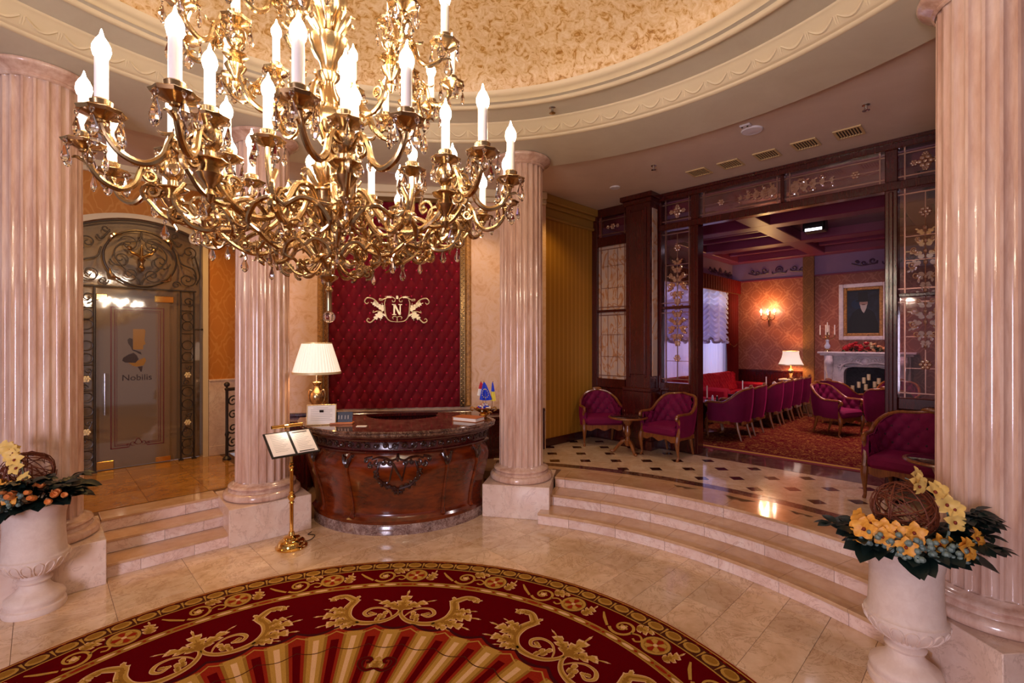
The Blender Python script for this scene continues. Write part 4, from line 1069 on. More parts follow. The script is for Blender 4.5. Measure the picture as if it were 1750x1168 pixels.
# left blind bay
pbox('stile', -1.785, -1.68, ZL, ZT); pbox('stile', -1.15, -1.0, ZL, ZT)
pbox('top_rail', -1.68, -1.15, 3.90, ZT); pbox('transom', -1.68, -1.15, 3.42, 3.57); pbox('mid_rail', -1.68, -1.15, 2.365, 2.405, -.05, .05)
pbox('sill_rail', -1.68, -1.15, 1.17, 1.31, -.07); pbox('bottom_panel', -1.68, -1.15, ZL, 1.17, -.04, .04)
# pillars
for x0 in (-1.0, 2.63):
    x1 = x0 + .40
    pbox('pillar', x0, x1, ZL, ZT, -.30, .10); pbox('pillar_pedestal', x0 - .035, x1 + .035, ZL, 1.18, -.34, .10); pbox('pillar_cap', x0 - .03, x1 + .03, 1.18, 1.23, -.345, .1)
    pbox('pillar_plinth', x0 - .055, x1 + .055, ZL, ZL + .14, -.36, .10)
    pbox('pillar_panel', x0 + .08, x1 - .08, 1.42, 3.80, -.315, -.295); pbox('pillar_crown', x0 - .03, x1 + .03, 3.90, 3.96, -.335, .1); pbox('pillar_crown', x0 - .06, x1 + .06, 3.96, ZT, -.37, .1)
    for q in (x0 + .055, x1 - .085): pbox('pillar_bead', q, q + .03, 1.38, 3.84, -.318, -.299)
    b = B(); b.box(x1 - .005, -.24, 1.40, x1 + .008, -.10, 3.82, .004); b.build('pillar_side_pane', 'swirlglass', pt, smooth=False)
# panes with copper came and bevelled ornament
def came(x0, x1, z0, z1, xs, zs, ins=.055):
    b = B(); t = .006
    for x in (x0 + ins, x1 - ins): b.box(x - t, -.012, z0, x + t, .012, z1)
    for z in (z0 + ins, z1 - ins): b.box(x0, -.012, z - t, x1, .012, z + t)
    for x in xs: b.box(x - t * .6, -.010, z0 + ins, x + t * .6, .010, z1 - ins)
    for z in zs: b.box(x0 + ins, -.010, z - t * .6, x1 - ins, .010, z + t * .6)
    return b
def orn(b, cx, cz, sc, hv=True, seed=1):
    r = random.Random(seed)
    for sg in (-1, 1):
        for k, (x, z, L, W, a) in enumerate(((.03, .05, .16, .05, 25), (.05, -.02, .15, .05, 70), (.03, .22, .14, .045, 15), (.07, .12, .14, .04, 60), (.03, -.14, .14, .05, 150), (.09, -.06, .12, .04, 110), (.02, .38, .12, .04, 30), (.02, -.28, .10, .035, 160))):
            p = xf(acanthus(L, W, 3, .2), -R(a), sc, x * sc, z * sc)
            if sg < 0: p = xf(p, 0, 1, 0, 0, True)
            b.prism([(cx + u, cz + v) for u, v in p], -.016, .016, RX90, True)
        for c, r0 in (((.12, .18), .05), ((.14, -.03), .055), ((.10, -.18), .045), ((.08, .33), .035)):
            q = [(cx + sg * (x) * 1.0, -.018, cz + z) for x, z in spiral((c[0] * sc, c[1] * sc), r0 * sc, .006, R(200), R(640), 14)]; b.tube(q, .010 * sc, 5)
    for z in (-.36, -.2, 0, .16, .3, .48): b.ball((cx, 0, cz + z * sc), .028 * sc, 7, 5, sc=(1, .8, 1.4))
    for sg in (-1, 1): b.tube([(cx, -.01, cz - .42 * sc), (cx, -.01, cz + .62 * sc)], .005 * sc, 4)
def pane(x0, x1, z0, z1, mat, xs=(), zs=(), orns=(), ros=(), ins=.05):
    b = B(); b.box(x0, -.005, z0, x1, .005, z1); p = b.build('pane', mat, pt, smooth=False)
    came(x0, x1, z0, z1, xs, zs, ins).build('came', 'came', p, smooth=False)
    if orns:
        b = B()
        for q in orns: orn(b, *q)
        o = b.build('bevel_ornament', 'cameglass', p); o['kind'] = 'stuff'
    if ros:
        b = B()
        for cx, cz, r_ in ros:
            for i in range(6): b.ball((cx + r_ * cos(i * PI / 3), -.01, cz + r_ * sin(i * PI / 3)), r_ * .55, 7, 5, sc=(1, .5, 1))
            b.ball((cx, -.012, cz), r_ * .45, 7, 5, sc=(1, .6, 1))
        o = b.build('rosette', 'cameglass', p); o['kind'] = 'stuff'
for x0, x1 in ((-.56, -.11), (2.14, 2.57)):
    xm = (x0 + x1) / 2
    pane(x0, x1, 1.31, 2.365, 'glass', (xm,), (1.95, 1.62), [(xm, 2.34, .55)] if 0 else [(xm, 2.10, .68, True, 3)], [(xm, 1.66, .035)])
    pane(x0, x1, 2.405, 3.50, 'glass', (xm,), (2.75, 3.0), [(xm, 2.72, .74, True, 4)], [(xm, 3.24, .035)])
    pane(x0, x1, 3.59, 3.93, 'glass', (), (), [], [(xm, 3.76, .045), (xm, 3.83, .02), (xm, 3.69, .02), (xm - .09, 3.76, .022), (xm + .09, 3.76, .022)])
pane(0.0, 1.015, 3.59, 3.93, 'transomglass', (), (3.76,), [], [(.28, 3.76, .03)])
pane(1.055, 2.03, 3.59, 3.93, 'transomglass', (), (3.76,), [], [(1.76, 3.76, .03)])
b = B()
for sg, x00 in ((-1, 1.00), (1, 1.07)):
    for i in range(5):
        x = x00 + sg * (.05 + .10 * i); s_ = 1 - .15 * i
        for a in (40, 85, 130): b.prism([(x + u, 3.76 + v) for u, v in xf(acanthus(.13 * s_, .04 * s_, 3, .2), -sg * R(a), 1)], -.016, .016, RX90, True)
        q = [(x + sg * u, -.018, 3.76 + v) for u, v in spiral((.02, .06 * (1 if i % 2 else -1)), .045 * s_, .006, R(180), R(560), 12)]; b.tube(q, .009 * s_, 5)
o = b.build('bevel_ornament', 'cameglass', pt); o['kind'] = 'stuff'
xm = (-1.68 - 1.15) / 2
for z0, z1 in ((1.31, 2.365), (2.405, 3.42)): pane(-1.68, -1.15, z0, z1, 'swirlglass', (xm - .09, xm + .09), (z0 + .35, z0 + .7), [], [(xm + s * .09, z0 + q, .012) for s in (-1, 1) for q in (.35, .7)], .045)
pane(-1.68, -1.15, 3.57, 3.90, 'glass', (), (), [], [(xm, 3.73, .03), (xm + .09, 3.73, .02), (xm - .09, 3.73, .02)])

# ================================================================ WINDOW WITH CURTAINS
wn = thing('window_1', None, None, LW(0, 0), GA, kind='structure')
b = B(); b.box(-1.80, .35, .9, -1.78, 4.95, 3.05); b.build('pane', plain('daylit_pane', '#c8d0ff', .4, emis=(.80, .78, .96), es=.5), wn, smooth=False)
for y in (1.5, 2.65, 3.8):
    b = B(); b.box(-1.78, y - .04, .9, -1.72, y + .04, 3.05, .01); b.build('mullion', 'white', wn, smooth=False)
nsh = NT('sheer'); tr = nsh.add('ShaderNodeBsdfTranslucent'); tr.inputs[0].default_value = lin('#e4def4'); nsh.set(.8, 0, '#ded8ee'); mx = nsh.add('ShaderNodeMixShader'); mx.inputs[0].default_value = .35
nsh.link(nsh.p.outputs[0], mx.inputs[1]); nsh.link(tr.outputs[0], mx.inputs[2]); nsh.link(mx.outputs[0], nsh.out.inputs[0]); M['sheer'] = nsh.m
sc_ = thing('sheer_curtain', 'white sheer curtain falling in soft folds behind the red sofas', 'curtain', LW(0, 0), GA)
b = B(); b.grid(lambda u, v: (-1.58 + .018 * sin(u * 190) + .008 * sin(u * 71), .4 + 4.6 * u, .40 + 2.3 * v), 400, 4); b.build('fabric', 'sheer', sc_, angle=180)
fe = thing('festoon_blind', 'white ruched festoon blind gathered in swags over the sheer curtain', 'curtain', LW(0, 0), GA)
def fest(u, v):
    y = .45 + 4.45 * u; z = 2.0 + 1.03 * v; sw = abs(sin(u * PI * 9))
    ru = sin(v * 60 + 3.2 * (1 - sw) + 4 * sin(u * 40)); bul = .05 * sw ** .6
    return (-1.54 + bul + .034 * ru * (.4 + sw), y, z - .10 * sw * (1 - v) ** .5)
b = B(); b.grid(fest, 260, 50); b.build('ruched_fabric', 'sheer', fe, angle=180)
b = B()
for i in range(200):
    u = i / 199; p = fest(u, 0); b.ball((p[0] + .01, p[1], p[2] - .02), .032, 5, 4)
o = b.build('ruffle', 'sheer', fe); o['kind'] = 'stuff'
va = thing('red_valance', 'deep red straight valance with a gold cord above the festoon blind', 'curtain', LW(0, 0), GA)
b = B(); b.grid(lambda u, v: (-1.44 + .008 * sin(u * 260), .10 + 5.38 * u, 3.02 + .32 * v), 300, 2); b.build('fabric', 'drape', va, angle=180)
b = B(); b.tube([(-1.43, .1, 3.02), (-1.43, 5.48, 3.02)], .012, 6); b.build('cord', 'gold', va)
for k, (y0, w0, lab) in enumerate(((4.72, .72, 'dark red velvet drape hanging in the corner beside the wall sconce'), (.12, .5, 'dark red velvet drape hanging behind the leaded glass by the pillar'))):
    dr = thing('velvet_drape', lab, 'curtain', LW(0, 0), GA)
    b = B(); b.grid(lambda u, v: (-1.50 + .03 * sin(u * 40) * (1 - .3 * v), y0 + w0 * (1 - (1 - u) * (1 - .12 * sin(PI * min(1, v * 1.6)))) if k == 0 else y0 + w0 * u, .40 + 2.66 * v), 90, 12)
    b.build('fabric', 'drape', dr, angle=180)
    b = B(); b.tube(spl([(-1.45, y0 + .1, 1.85), (-1.43, y0 + .3, 1.78), (-1.50, y0 + w0, 1.86)], 5), .014, 6); b.build('tieback', 'gold', dr)

# ================================================================ ARMCHAIRS AND SOFAS
def chair_build(t, wd=.60, dp=.58, hb=.80, ha=.58, fabric='purple', nbx=4):
    """tub armchair facing -y; parts under the Empty t"""
    hw, hd = wd / 2, dp / 2
    rb = min(hw, .24)
    path = spl([(-hw, -hd + .06), (-hw - .005, -.06), (-hw + .015, hd - .20), (-hw + .10, hd - .05), (-hw + .26 if hw > .31 else -.04, hd), (hw - .26 if hw > .31 else .04, hd), (hw - .10, hd - .05), (hw - .015, hd - .20), (hw + .005, -.06), (hw, -hd + .06)], 9)
    s = np.r_[0, np.cumsum(np.linalg.norm(np.diff(path, axis=0), axis=1))]; s /= s[-1]
    T = np.gradient(path, axis=0); T /= np.linalg.norm(T, axis=1)[:, None]; Nn = np.c_[T[:, 1], -T[:, 0]]   # inwards (right of travel)
    inward = Nn if ((-path * Nn).sum() > 0) else -Nn
    L = float(np.sum(np.linalg.norm(np.diff(path, axis=0), axis=1)))
    def topz(q):
        e = min(q, 1 - q) * L
        return ha + (hb - ha) * (0.5 - .5 * cos(PI * min(1, max(0, (e - .20) / (.36 if hw < .4 else .42))))) + .025 * max(0, 1 - abs(q - .5) / .12) ** 2
    n = len(path); m = 22
    b = B(); v = []; f = []
    for i in range(n):
        tz = topz(s[i])
        for j in range(m + 1):
            z = .30 + (tz - .30) * j / m; lean = .05 * (j / m) * (1 if True else 0)
            out = path[i] - inward[i] * lean * (min(1, max(0, (path[i][1] + .05) / .2)))
            d = .045
            if j >= 2 and z > .42:
                u = s[i] * L / .145; w_ = (z - .42) / .17
                d += .034 * (abs(sin(PI * (u + w_))) * abs(sin(PI * (u - w_)))) ** .5
            p = out + inward[i] * d; v.append((p[0], p[1], z))
    inner = [(i * (m + 1) + j, (i + 1) * (m + 1) + j, (i + 1) * (m + 1) + j + 1, i * (m + 1) + j + 1) for i in range(n - 1) for j in range(m)]
    b.add(v, inner); b.build('tufted_inside', fabric, t, angle=180)
    for ku in range(1, int(L / .0725) + 1):
        q = ku * .0725 / L
        for kw in range(1, 5):
            if (ku + kw) % 2 or q > .94 or q < .06: continue
            z = .42 + kw * .085
            if z > topz(q) - .05: continue
            i = int(np.searchsorted(s, q)); jn = v[min(i, n - 1) * (m + 1)]
            tz = topz(s[i]); lean = .05 * ((z - .30) / (tz - .30)) * (min(1, max(0, (path[i][1] + .05) / .2)))
            p = path[i] + inward[i] * (.047 - lean)
            if 'btn' not in kids: bb = B(); bb.ball((0, 0, 0), .013, 6, 4); kids['btn'] = bb.build('button', 'darkbutton', t, loc=(p[0], p[1], z))
            else: inst('button', kids['btn'], t, (p[0], p[1], z))
    b = B(); v = []
    for i in range(n):
        tz = topz(s[i])
        for j in range(5):
            z = .30 + (tz - .30) * j / 4; lean = .05 * (j / 4)
            p = path[i] - inward[i] * (lean * (min(1, max(0, (path[i][1] + .05) / .2))) + .012 * sin(PI * j / 4)); v.append((p[0], p[1], z))
    k = len(v); ins = []
    for i in range(n):
        tz = topz(s[i]); lean = .05 * min(1, max(0, (path[i][1] + .05) / .2)); p = path[i] - inward[i] * lean + inward[i] * .05; ins.append((p[0], p[1], tz)); q = path[i] + inward[i] * .05; ins.append((q[0], q[1], .30))
    b.add(v + ins, [(i * 5 + j, (i + 1) * 5 + j, (i + 1) * 5 + j + 1, i * 5 + j + 1) for i in range(n - 1) for j in range(4)] + [(i * 5 + 4, (i + 1) * 5 + 4, k + 2 * (i + 1), k + 2 * i) for i in range(n - 1)]
          + [(0, 1, 2, 3, 4, k, k + 1), ((n - 1) * 5, (n - 1) * 5 + 1, (n - 1) * 5 + 2, (n - 1) * 5 + 3, (n - 1) * 5 + 4, k + 2 * n - 2, k + 2 * n - 1)])
    b.build('outer_shell', fabric, t, angle=60)
    # carved show-wood rail along the top, ending in arm scrolls
    b = B(); P = []
    for i in range(n):
        lean = .05 * min(1, max(0, (path[i][1] + .05) / .2)); p = path[i] - inward[i] * (lean - .018); P.append((p[0], p[1], topz(s[i]) + .008))
    b.tube(P, .021, 8)
    for e, sg in ((0, -1), (-1, 1)):
        x, y, z = P[e]; b.tube(spl([(x, y, z), (x, y - .035, z - .015), (x, y - .045, z - .05), (x, y - .02, z - .06)], 4), taper(13, .022, .022, .016), 7)
        b.tube(spl([(x, y - .02, z - .04), (x + sg * .01, y + .02, z - .13), (x, y + .005, z - .22), (x, y - .02, .30)], 4), taper(13, .018, .022, .026), 7)
    b.ball((0, hd - .0 + .05 - .018, hb + .045), .03, 8, 6, sc=(2.6, .6, 1))
    b.build('show_wood_rail', 'chairwood', t)
    b = B(); b.box(-hw + .045, -hd + .0, .31, hw - .045, hd - .06, .435, .035); b.build('seat_cushion', fabric, t)
    b = B()
    zz = lambda x: .245 - .02 * cos(x / hw * 3 * PI)
    xs = np.linspace(-hw, hw, 17)
    v = [(x, -hd + .035, zz(x)) for x in xs] + [(x, -hd + .035, .315) for x in xs] + [(x, -hd + .065, zz(x)) for x in xs] + [(x, -hd + .065, .315) for x in xs]
    b.add(v, [(i, i + 1, 18 + i - 0, 17 + i) if 0 else (i, i + 1, 17 + i + 1, 17 + i) for i in range(16)] + [(34 + i, 34 + i + 1, i + 1, i) for i in range(16)] + [(17 + i, 18 + i, 52 + i, 51 + i) for i in range(16)] + [(34 + i, 35 + i, 52 + i, 51 + i) for i in range(16)])
    b.box(-hw, -hd + .05, .265, -hw + .03, hd - .18, .315); b.box(hw - .03, -hd + .05, .265, hw, hd - .18, .315); b.box(-hw + .12, hd - .05, .265, hw - .12, hd - .01, .315)
    b.build('apron', 'chairwood', t)
    l0 = None
    for sg in (-1, 1):
        b = B(); b.tube(spl([(0, 0, .315), (0, -.015, .23), (0, .0, .12), (0, .012, .045), (0, -.012, .012), (0, -.03, .008)], 4), [.034, .034, .034, .033, .031, .028, .025, .022, .019, .017, .016, .016, .015, .015, .016, .017, .018, .018, .016, .013, .008], 8)
        b.build('leg', 'chairwood', t, loc=(sg * (hw - .02), -hd + .045, 0))
        b = B(); b.tube(spl([(0, -.04, .31), (0, -.02, .18), (0, .03, .012)], 5), taper(11, .026, .022, .014), 8); b.build('leg', 'chairwood', t, loc=(sg * (hw - .10), hd - .07, 0))
def face(dx, dy): return math.atan2(dx, -dy)          # rotation that turns -y to (dx, dy)
def fdir(a): return face(*a)
U = lambda a, k=1: (a[0] * k, a[1] * k)
NEG_T = (-ex[0], -ex[1]); POS_T = ex; POS_N = en; NEG_N = (-en[0], -en[1])
pc = thing('armchair', 'magenta tufted armchair before the leaded glass, right of the small round table', 'armchair', (2.15, 6.53, ZL), face(-.78, -.62), 'tufted magenta armchairs')
chair_build(pc)
def chair(xy, d, lab, s=1): return copy_tree(pc, (xy[0], xy[1], ZL), face(*d), lab, None if s == 1 else (s, s, s))
# L-frame rows inside the lounge
rows = [((-.14, 1.40), NEG_T, 'magenta armchair closest to the opening post in the row facing the red sofas'),
        ((-.14, 2.01), NEG_T, 'second magenta armchair from the opening post in the row facing the red sofas'),
        ((-.14, 2.92), NEG_T, 'third magenta armchair from the opening post in the row facing the red sofas'),
        ((-.14, 3.53), NEG_T, 'fourth magenta armchair from the opening post in the row facing the red sofas'),
        ((-.14, 4.14), NEG_T, 'fifth armchair of the row facing the red sofas, before the table lamp'),
        ((-.14, 4.74), NEG_T, 'last armchair of the row facing the red sofas, closest to the fireplace'),
        ((.98, 2.98), (ex[0] * .9 + en[0] * -.35, ex[1] * .9 + en[1] * -.35), 'bright magenta armchair seen from its side in the middle of the lounge carpet'),
        ((1.70, 2.92), POS_N, 'magenta armchair turned to the fireplace, its back to the hall, by the opening post'),
        ((.86, 4.15), (en[0] * .8 + ex[0] * .5, en[1] * .8 + ex[1] * .5), 'dark armchair with its back turned right before the fireplace'),
        ((1.62, 4.42), NEG_N, 'magenta tufted armchair with its back to the fire, facing the hall')]
for (t_, n_), d, lab in rows: chair(LW(t_, n_)[:2], d, lab)
sm = thing('armchair', 'dark magenta tufted armchair beside the striped gold wall', 'armchair', (1.36, 7.30, ZL), face(.05, -1), 'tufted magenta armchairs')
chair_build(sm, .64, .50, .76, .56)
ls = thing('wide_armchair', 'wide dark magenta tufted armchair on the landing, partly hidden by the big column', 'armchair', (*LW(2.36, -.46)[:2], ZL), face(-.80, -.60))
chair_build(ls, .80, .60, .81, .62)
# crimson sofas under the window
def sofa(n0, n1, lab):
    t = thing('tufted_sofa', lab, 'sofa', LW(-1.22, (n0 + n1) / 2, ZL), GA + PI / 2, 'red sofas under the window')
    hw = (n1 - n0) / 2
    b = B(); b.box(-hw, -.42, .12, hw, .42, .30, .01); b.build('base', 'mahogany', t, smooth=False)
    for k in range(2):
        x0 = -hw + .06 + k * (hw - .06); x1 = x0 + hw - .06
        b = B(); b.box(x0 + .004, -.40, .30, x1 - .004, .22, .45, .04); b.build('seat_cushion', 'sofared', t)
        b = B(); w2 = (x1 - x0) / 2 - .005
        def fn(u, v, x0=x0, x1=x1, w2=w2):
            x = (u - .5) * 2 * w2; hz = .45 + (.42 - .05 * abs(u - .5) ** 2 * 4) * v; e = (1 - (2 * abs(u - .5)) ** 8) ** .5
            return ((x0 + x1) / 2 + x, .20 - .05 * e * (1 if 0 < v < 1 else .6) - .03 * (abs(sin(PI * (x / .13 + hz / .17))) * abs(sin(PI * (x / .13 - hz / .17)))) ** .4 + .10 * v, hz)
        b.grid(fn, 56, 28); b.build('tufted_back', 'sofared', t, angle=180)
    b = B(); b.box(-hw, .22, .12, hw, .40, .85, .05); b.build('back_shell', 'sofared', t)
    for sg in (-1, 1):
        b = B(); b.box(sg * hw - .06, -.42, .12, sg * hw + .06, .36, .62, .05); b.build('armrest', 'sofared', t)
    for x in (-hw + .08, hw - .08):
        for y in (-.36, .34):
            b = B(); b.rev([(.03, 0), (.035, .05), (.028, .12)], 10, mtx=T3(x, y, 0)); b.build('foot', 'mahogany', t)
sofa(.95, 3.02, 'red tufted sofa under the window near the leaded glass')
sofa(3.18, 5.18, 'red tufted sofa under the window in the far corner by the drape')

# ================================================================ TABLES
def round_table(loc, lab, r=.29, h=.47):
    t = thing('round_table', lab, 'table', loc)
    b = B(); b.rev([(.001, h - .03), (r - .05, h - .03), (r - .02, h - .028), (r, h - .015), (r - .004, h - .004), (r - .015, h), (.001, h)], 40); b.build('tabletop', 'chairwood', t)
    b = B(); b.rev([(r - .03, h + .0005), (r - .035, h + .003), (.001, h + .004)], 40); b.build('glass_top', 'tabletop', t)
    b = B(); b.rev([(.001, .10), (.03, .10), (.045, .13), (.05, .17), (.03, .20), (.025, .23), (.04, .26), (.048, .30), (.03, .35), (.028, .38), (.05, .41), (.09, h - .03), (.001, h - .03)], 20); b.build('pedestal', 'chairwood', t)
    for k in range(3):
        a = R(-75 + 120 * k); b = B(); b.tube(spl([(.03, 0, .17), (.08, 0, .15), (.14, 0, .08), (.19, 0, .02), (.225, 0, .022)], 5), taper(21, .026, .022, .018), 8); b.ball((.225, 0, .02), .02, 8, 5)
        b.build('leg', 'chairwood', t, rot=a)
    return t
round_table((1.61, 6.66, ZL), 'small round wooden pedestal table between two magenta armchairs on the landing', .27, .51)
round_table((*LW(2.56, -1.14)[:2], ZL), 'round wooden table in front of the wide armchair, cut off by the big column', .27, .56)
tb = []
for k, (t_, n_, lab) in enumerate(((-.69, 1.74, 'dark square lounge table nearest the opening post, before the red sofa'), (-.69, 3.34, 'dark square lounge table in the middle of the red sofas'), (-.69, 4.72, 'dark square lounge table near the far corner of the red sofas'), (1.62, 3.66, 'dark low table between the armchairs by the fireplace'))):
    if k == 0:
        t = thing('lounge_table', lab, 'table', LW(t_, n_, ZL), GA, 'dark lounge tables'); H_ = .53
        b = B(); b.box(-.20, -.30, H_ - .03, .20, .30, H_, .008); b.build('tabletop', 'tabletop', t, smooth=False)
        b = B(); b.rev([(.05, .03), (.035, .08), (.03, .3), (.045, H_ - .03)], 16); b.build('pedestal', 'mahogany', t)
        b = B(); b.rev([(.001, 0), (.2, 0), (.2, .015), (.06, .04), (.001, .04)], 24); b.build('base', 'mahogany', t)
        tab0 = t
    else: copy_tree(tab0, LW(t_, n_, ZL), GA, lab)
# candles and menu cards on the lounge tables
def tcandle(t_, n_, lab):
    t = thing('candlestick', lab, 'candlestick', LW(t_, n_, ZL + .53), 0, 'candles on the lounge tables')
    b = B(); b.rev([(.001, 0), (.04, 0), (.04, .008), (.012, .02), (.010, .05), (.018, .06), (.001, .062)], 14); b.build('holder', 'chrome', t)
    b = B(); b.rev([(.011, .061), (.010, .26), (.001, .262)], 10); b.build('candle', 'candle', t)
for k, (t_, n_) in enumerate(((-.62, 1.66), (-.60, 3.24), (-.62, 4.66))): tcandle(t_, n_, 'white candle on the ' + ('table nearest the opening post', 'middle table of the lounge', 'table in the far corner of the lounge')[k])
t = thing('menu_card', 'small white folded menu card beside the candle on the middle lounge table', 'card', LW(-.52, 3.30, ZL + .53), GA)
b = B(); b.box(-.05, -.03, 0, .05, -.027, .13); b.box(-.05, .027, 0, .05, .03, .13); b.build('panel', 'paper', t, smooth=False)
for k, (dx, lab) in enumerate(((-.03, 'small clear salt shaker on the table nearest the opening post'), (.05, 'small dark pepper shaker on the table nearest the opening post'))):
    t = thing('shaker', lab, 'shaker', LW(-.58 + dx, 1.86, ZL + .53)); b = B(); b.rev([(.001, 0), (.02, 0), (.018, .05), (.012, .07), (.001, .072)], 12); b.build('body', ('white', 'black')[k], t); b = B(); b.rev([(.013, .07), (.012, .085), (.001, .088)], 10); b.build('lid', 'chrome', t)
t = thing('napkin_holder', 'white arched napkin holder on the far corner lounge table', 'holder', LW(-.52, 4.86, ZL + .53), GA)
b = B(); b.prism([(-.04, 0), (.04, 0), (.04, .10), (.028, .14), (0, .155), (-.028, .14), (-.04, .10)], -.015, .015, RX90, True); b.build('napkins', 'paper', t); b = B(); b.box(-.045, -.02, 0, .045, .02, .03); b.build('base', 'chrome', t, smooth=False)

# ================================================================ FIREPLACE WALL
FX = 1.03                       # centre along the wall
fp = thing('fireplace', 'white carved marble fireplace with a blackened firebox in the lounge', 'fireplace', LW(FX, 5.5, ZL), GA)
b = B(); b.box(-.80, -.40, 1.30, .80, -.01, 1.34, .008); b.box(-.76, -.37, 1.26, .76, -.01, 1.30, .01); b.build('mantel_shelf', 'mantel', fp, smooth=False)
b = B(); b.box(-.70, -.28, 1.10, .70, -.01, 1.26); b.box(-.70, -.28, 0, -.46, -.01, 1.10); b.box(.46, -.28, 0, .70, -.01, 1.10)
for sg in (-1, 1): b.box(min(sg * .46, sg * .36), -.27, 0, max(sg * .46, sg * .36), -.05, 1.10)
b.build('surround', 'mantel', fp, smooth=False)
b = B(); b.box(-.36, -.24, 1.03, .36, -.05, 1.10, .02)
for sg in (-1, 1): b.prism([(sg * .36, 1.03), (sg * .36, .91), (sg * .345, .97), (sg * .30, 1.015), (sg * .22, 1.03)][::sg], .05, .25, RX90, True)
b.build('arch', 'mantel', fp)
b = B(); b.box(-.40, -.045, 0, .40, -.012, 1.10); b.build('firebox', 'soot', fp, smooth=False)
for sg in (-1, 1):
    b = B(); b.tube(spl([(sg * .60, -.33, 1.24), (sg * .60, -.36, 1.12), (sg * .60, -.32, .95), (sg * .60, -.30, .7), (sg * .60, -.31, .4), (sg * .60, -.33, .15), (sg * .60, -.31, .02)], 5), [.075] * 4 + [.085] * 3 + [.07] * 4 + [.055] * 10 + [.05] * 5 + [.07] * 5, 10)
    q = [(sg * .60 + x, -.42, 1.14 + z) for x, z in spiral((0, 0), .06, .012, 0, sg * 8, 16)]; b.tube(q, .014, 6)
    b.build('carved_bracket', 'mantel', fp)
b = B()
for sg in (-1, 1):
    for c, r_, a_ in (((.12, 1.17), .055, 8), ((.24, 1.19), .045, -7), ((.34, 1.17), .045, 8), ((.42, 1.07), .04, -7)):
        q = [(sg * x, -.295, z) for x, z in spiral(c, r_, .012, 0, a_, 16)]; b.tube(q, .016, 6)
    b.tube(spl([(sg * .03, -.29, 1.09), (sg * .14, -.295, 1.125), (sg * .25, -.295, 1.12), (sg * .36, -.295, 1.08), (sg * .42, -.29, .98)], 5), .018, 6)
b.ball((0, -.29, 1.15), .06, 10, 8, sc=(1, .5, 1.3)); b.tube(spl([(-.07, -.30, 1.20), (0, -.31, 1.235), (.07, -.30, 1.20)], 4), .016, 6)
b.build('carved_relief', 'mantel', fp)
b = B(); b.box(-.9, -.75, 0, .9, -.30, .03, .006); b.build('hearth', 'darkmarble', fp, smooth=False)
# candles in the firebox
for k, (x, y, h_) in enumerate(((-.20, -.16, .50), (-.10, -.14, .58), (.02, -.17, .54), (.06, -.13, .74), (.16, -.16, .60), (.22, -.13, .67), (-.02, -.12, .67), (.30, -.16, .48))):
    t = thing('pillar_candle', 'thick cream candle inside the firebox, ' + ('leftmost of eight', 'second from the left', 'third from the left', 'the tallest one', 'the one just right of the tallest', 'on the second tallest stand at the right', 'just left of the tallest', 'rightmost of eight')[k], 'candle', LW(FX + x, 5.5 + y - .16, ZL + .031), 0, 'candles inside the firebox')
    b = B(); b.rev([(.001, 0), (.045, 0), (.045, .01), (.012, .02), (.012, h_), (.04, h_ + .01), (.001, h_ + .012)], 12); b.build('stand', 'iron', t)
    b = B(); b.rev([(.001, h_ + .013), (.032, h_ + .013), (.032, h_ + .13), (.001, h_ + .125)], 12); b.build('wax', 'ivorygilt', t)
# portrait over the mantel: a generic dark figure
pf = thing('framed_portrait', 'dark oil portrait of a person in a tall hat in a white frame', 'picture', LW(.953, 5.5, 2.51), GA)
b = B()
for x0, x1, z0_, z1_ in ((-.41, -.33, -.58, .58), (.33, .41, -.58, .58), (-.33, .33, .50, .58), (-.33, .33, -.58, -.50)): b.box(x0, -.06, z0_, x1, -.005, z1_, .012)
b.build('outer_frame', 'mantel', pf, smooth=False)
b = B()
for x0, x1, z0_, z1_ in ((-.33, -.27, -.50, .50), (.27, .33, -.50, .50), (-.27, .27, .44, .50), (-.27, .27, -.50, -.44)): b.box(x0, -.05, z0_, x1, -.01, z1_, .012)
b.build('inner_frame', 'giltwood', pf, smooth=False)
nn_ = mottled('dark_canvas', [(.35, '#12131c'), (.6, '#1f2433'), (.75, '#2c3a52')], 4, .5)
b = B(); b.box(-.28, -.02, -.45, .28, -.01, .45); b.build('canvas', nn_, pf, smooth=False)
def flatp(poly, y, m, nm='painted_figure'):
    b = B(); b.prism(poly, -y, -y + .002, RX90); return b.build(nm, m, pf, smooth=False)
ell = lambda cx, cy, rx, ry, n=20: [(cx + rx * cos(2 * PI * i / n), cy + ry * sin(2 * PI * i / n)) for i in range(n)]
pm = [plain('paint_coat', '#08080c', .5), plain('paint_face', '#8f7466', .6), plain('paint_shirt', '#a9a39c', .6), plain('paint_blue', '#14283f', .6)]
def fp_(poly, lvl, mi): b = B(); b.prism(poly, .0, .0015, T3(0, -.021 - .002 * lvl, 0) @ RX90); return b
b = B(); b.mi = 3; b.prism(ell(-.10, .16, .10, .10), 0, .001, T3(0, -.0205, 0) @ RX90)
b.mi = 0; b.prism([(-.26, -.44), (.26, -.44), (.25, -.25), (.18, -.02), (.10, .05), (-.08, .06), (-.18, -.02), (-.25, -.2)], 0, .001, T3(0, -.0215, 0) @ RX90)
b.mi = 1; b.prism(ell(.01, .175, .07, .095), 0, .001, T3(0, -.0225, 0) @ RX90)
b.mi = 2; b.prism([(-.045, .15), (-.01, .13), (.03, .13), (.068, .15), (.06, .08), (.04, .02), (.015, -.03), (-.015, .01), (-.04, .08)], 0, .001, T3(0, -.0235, 0) @ RX90)
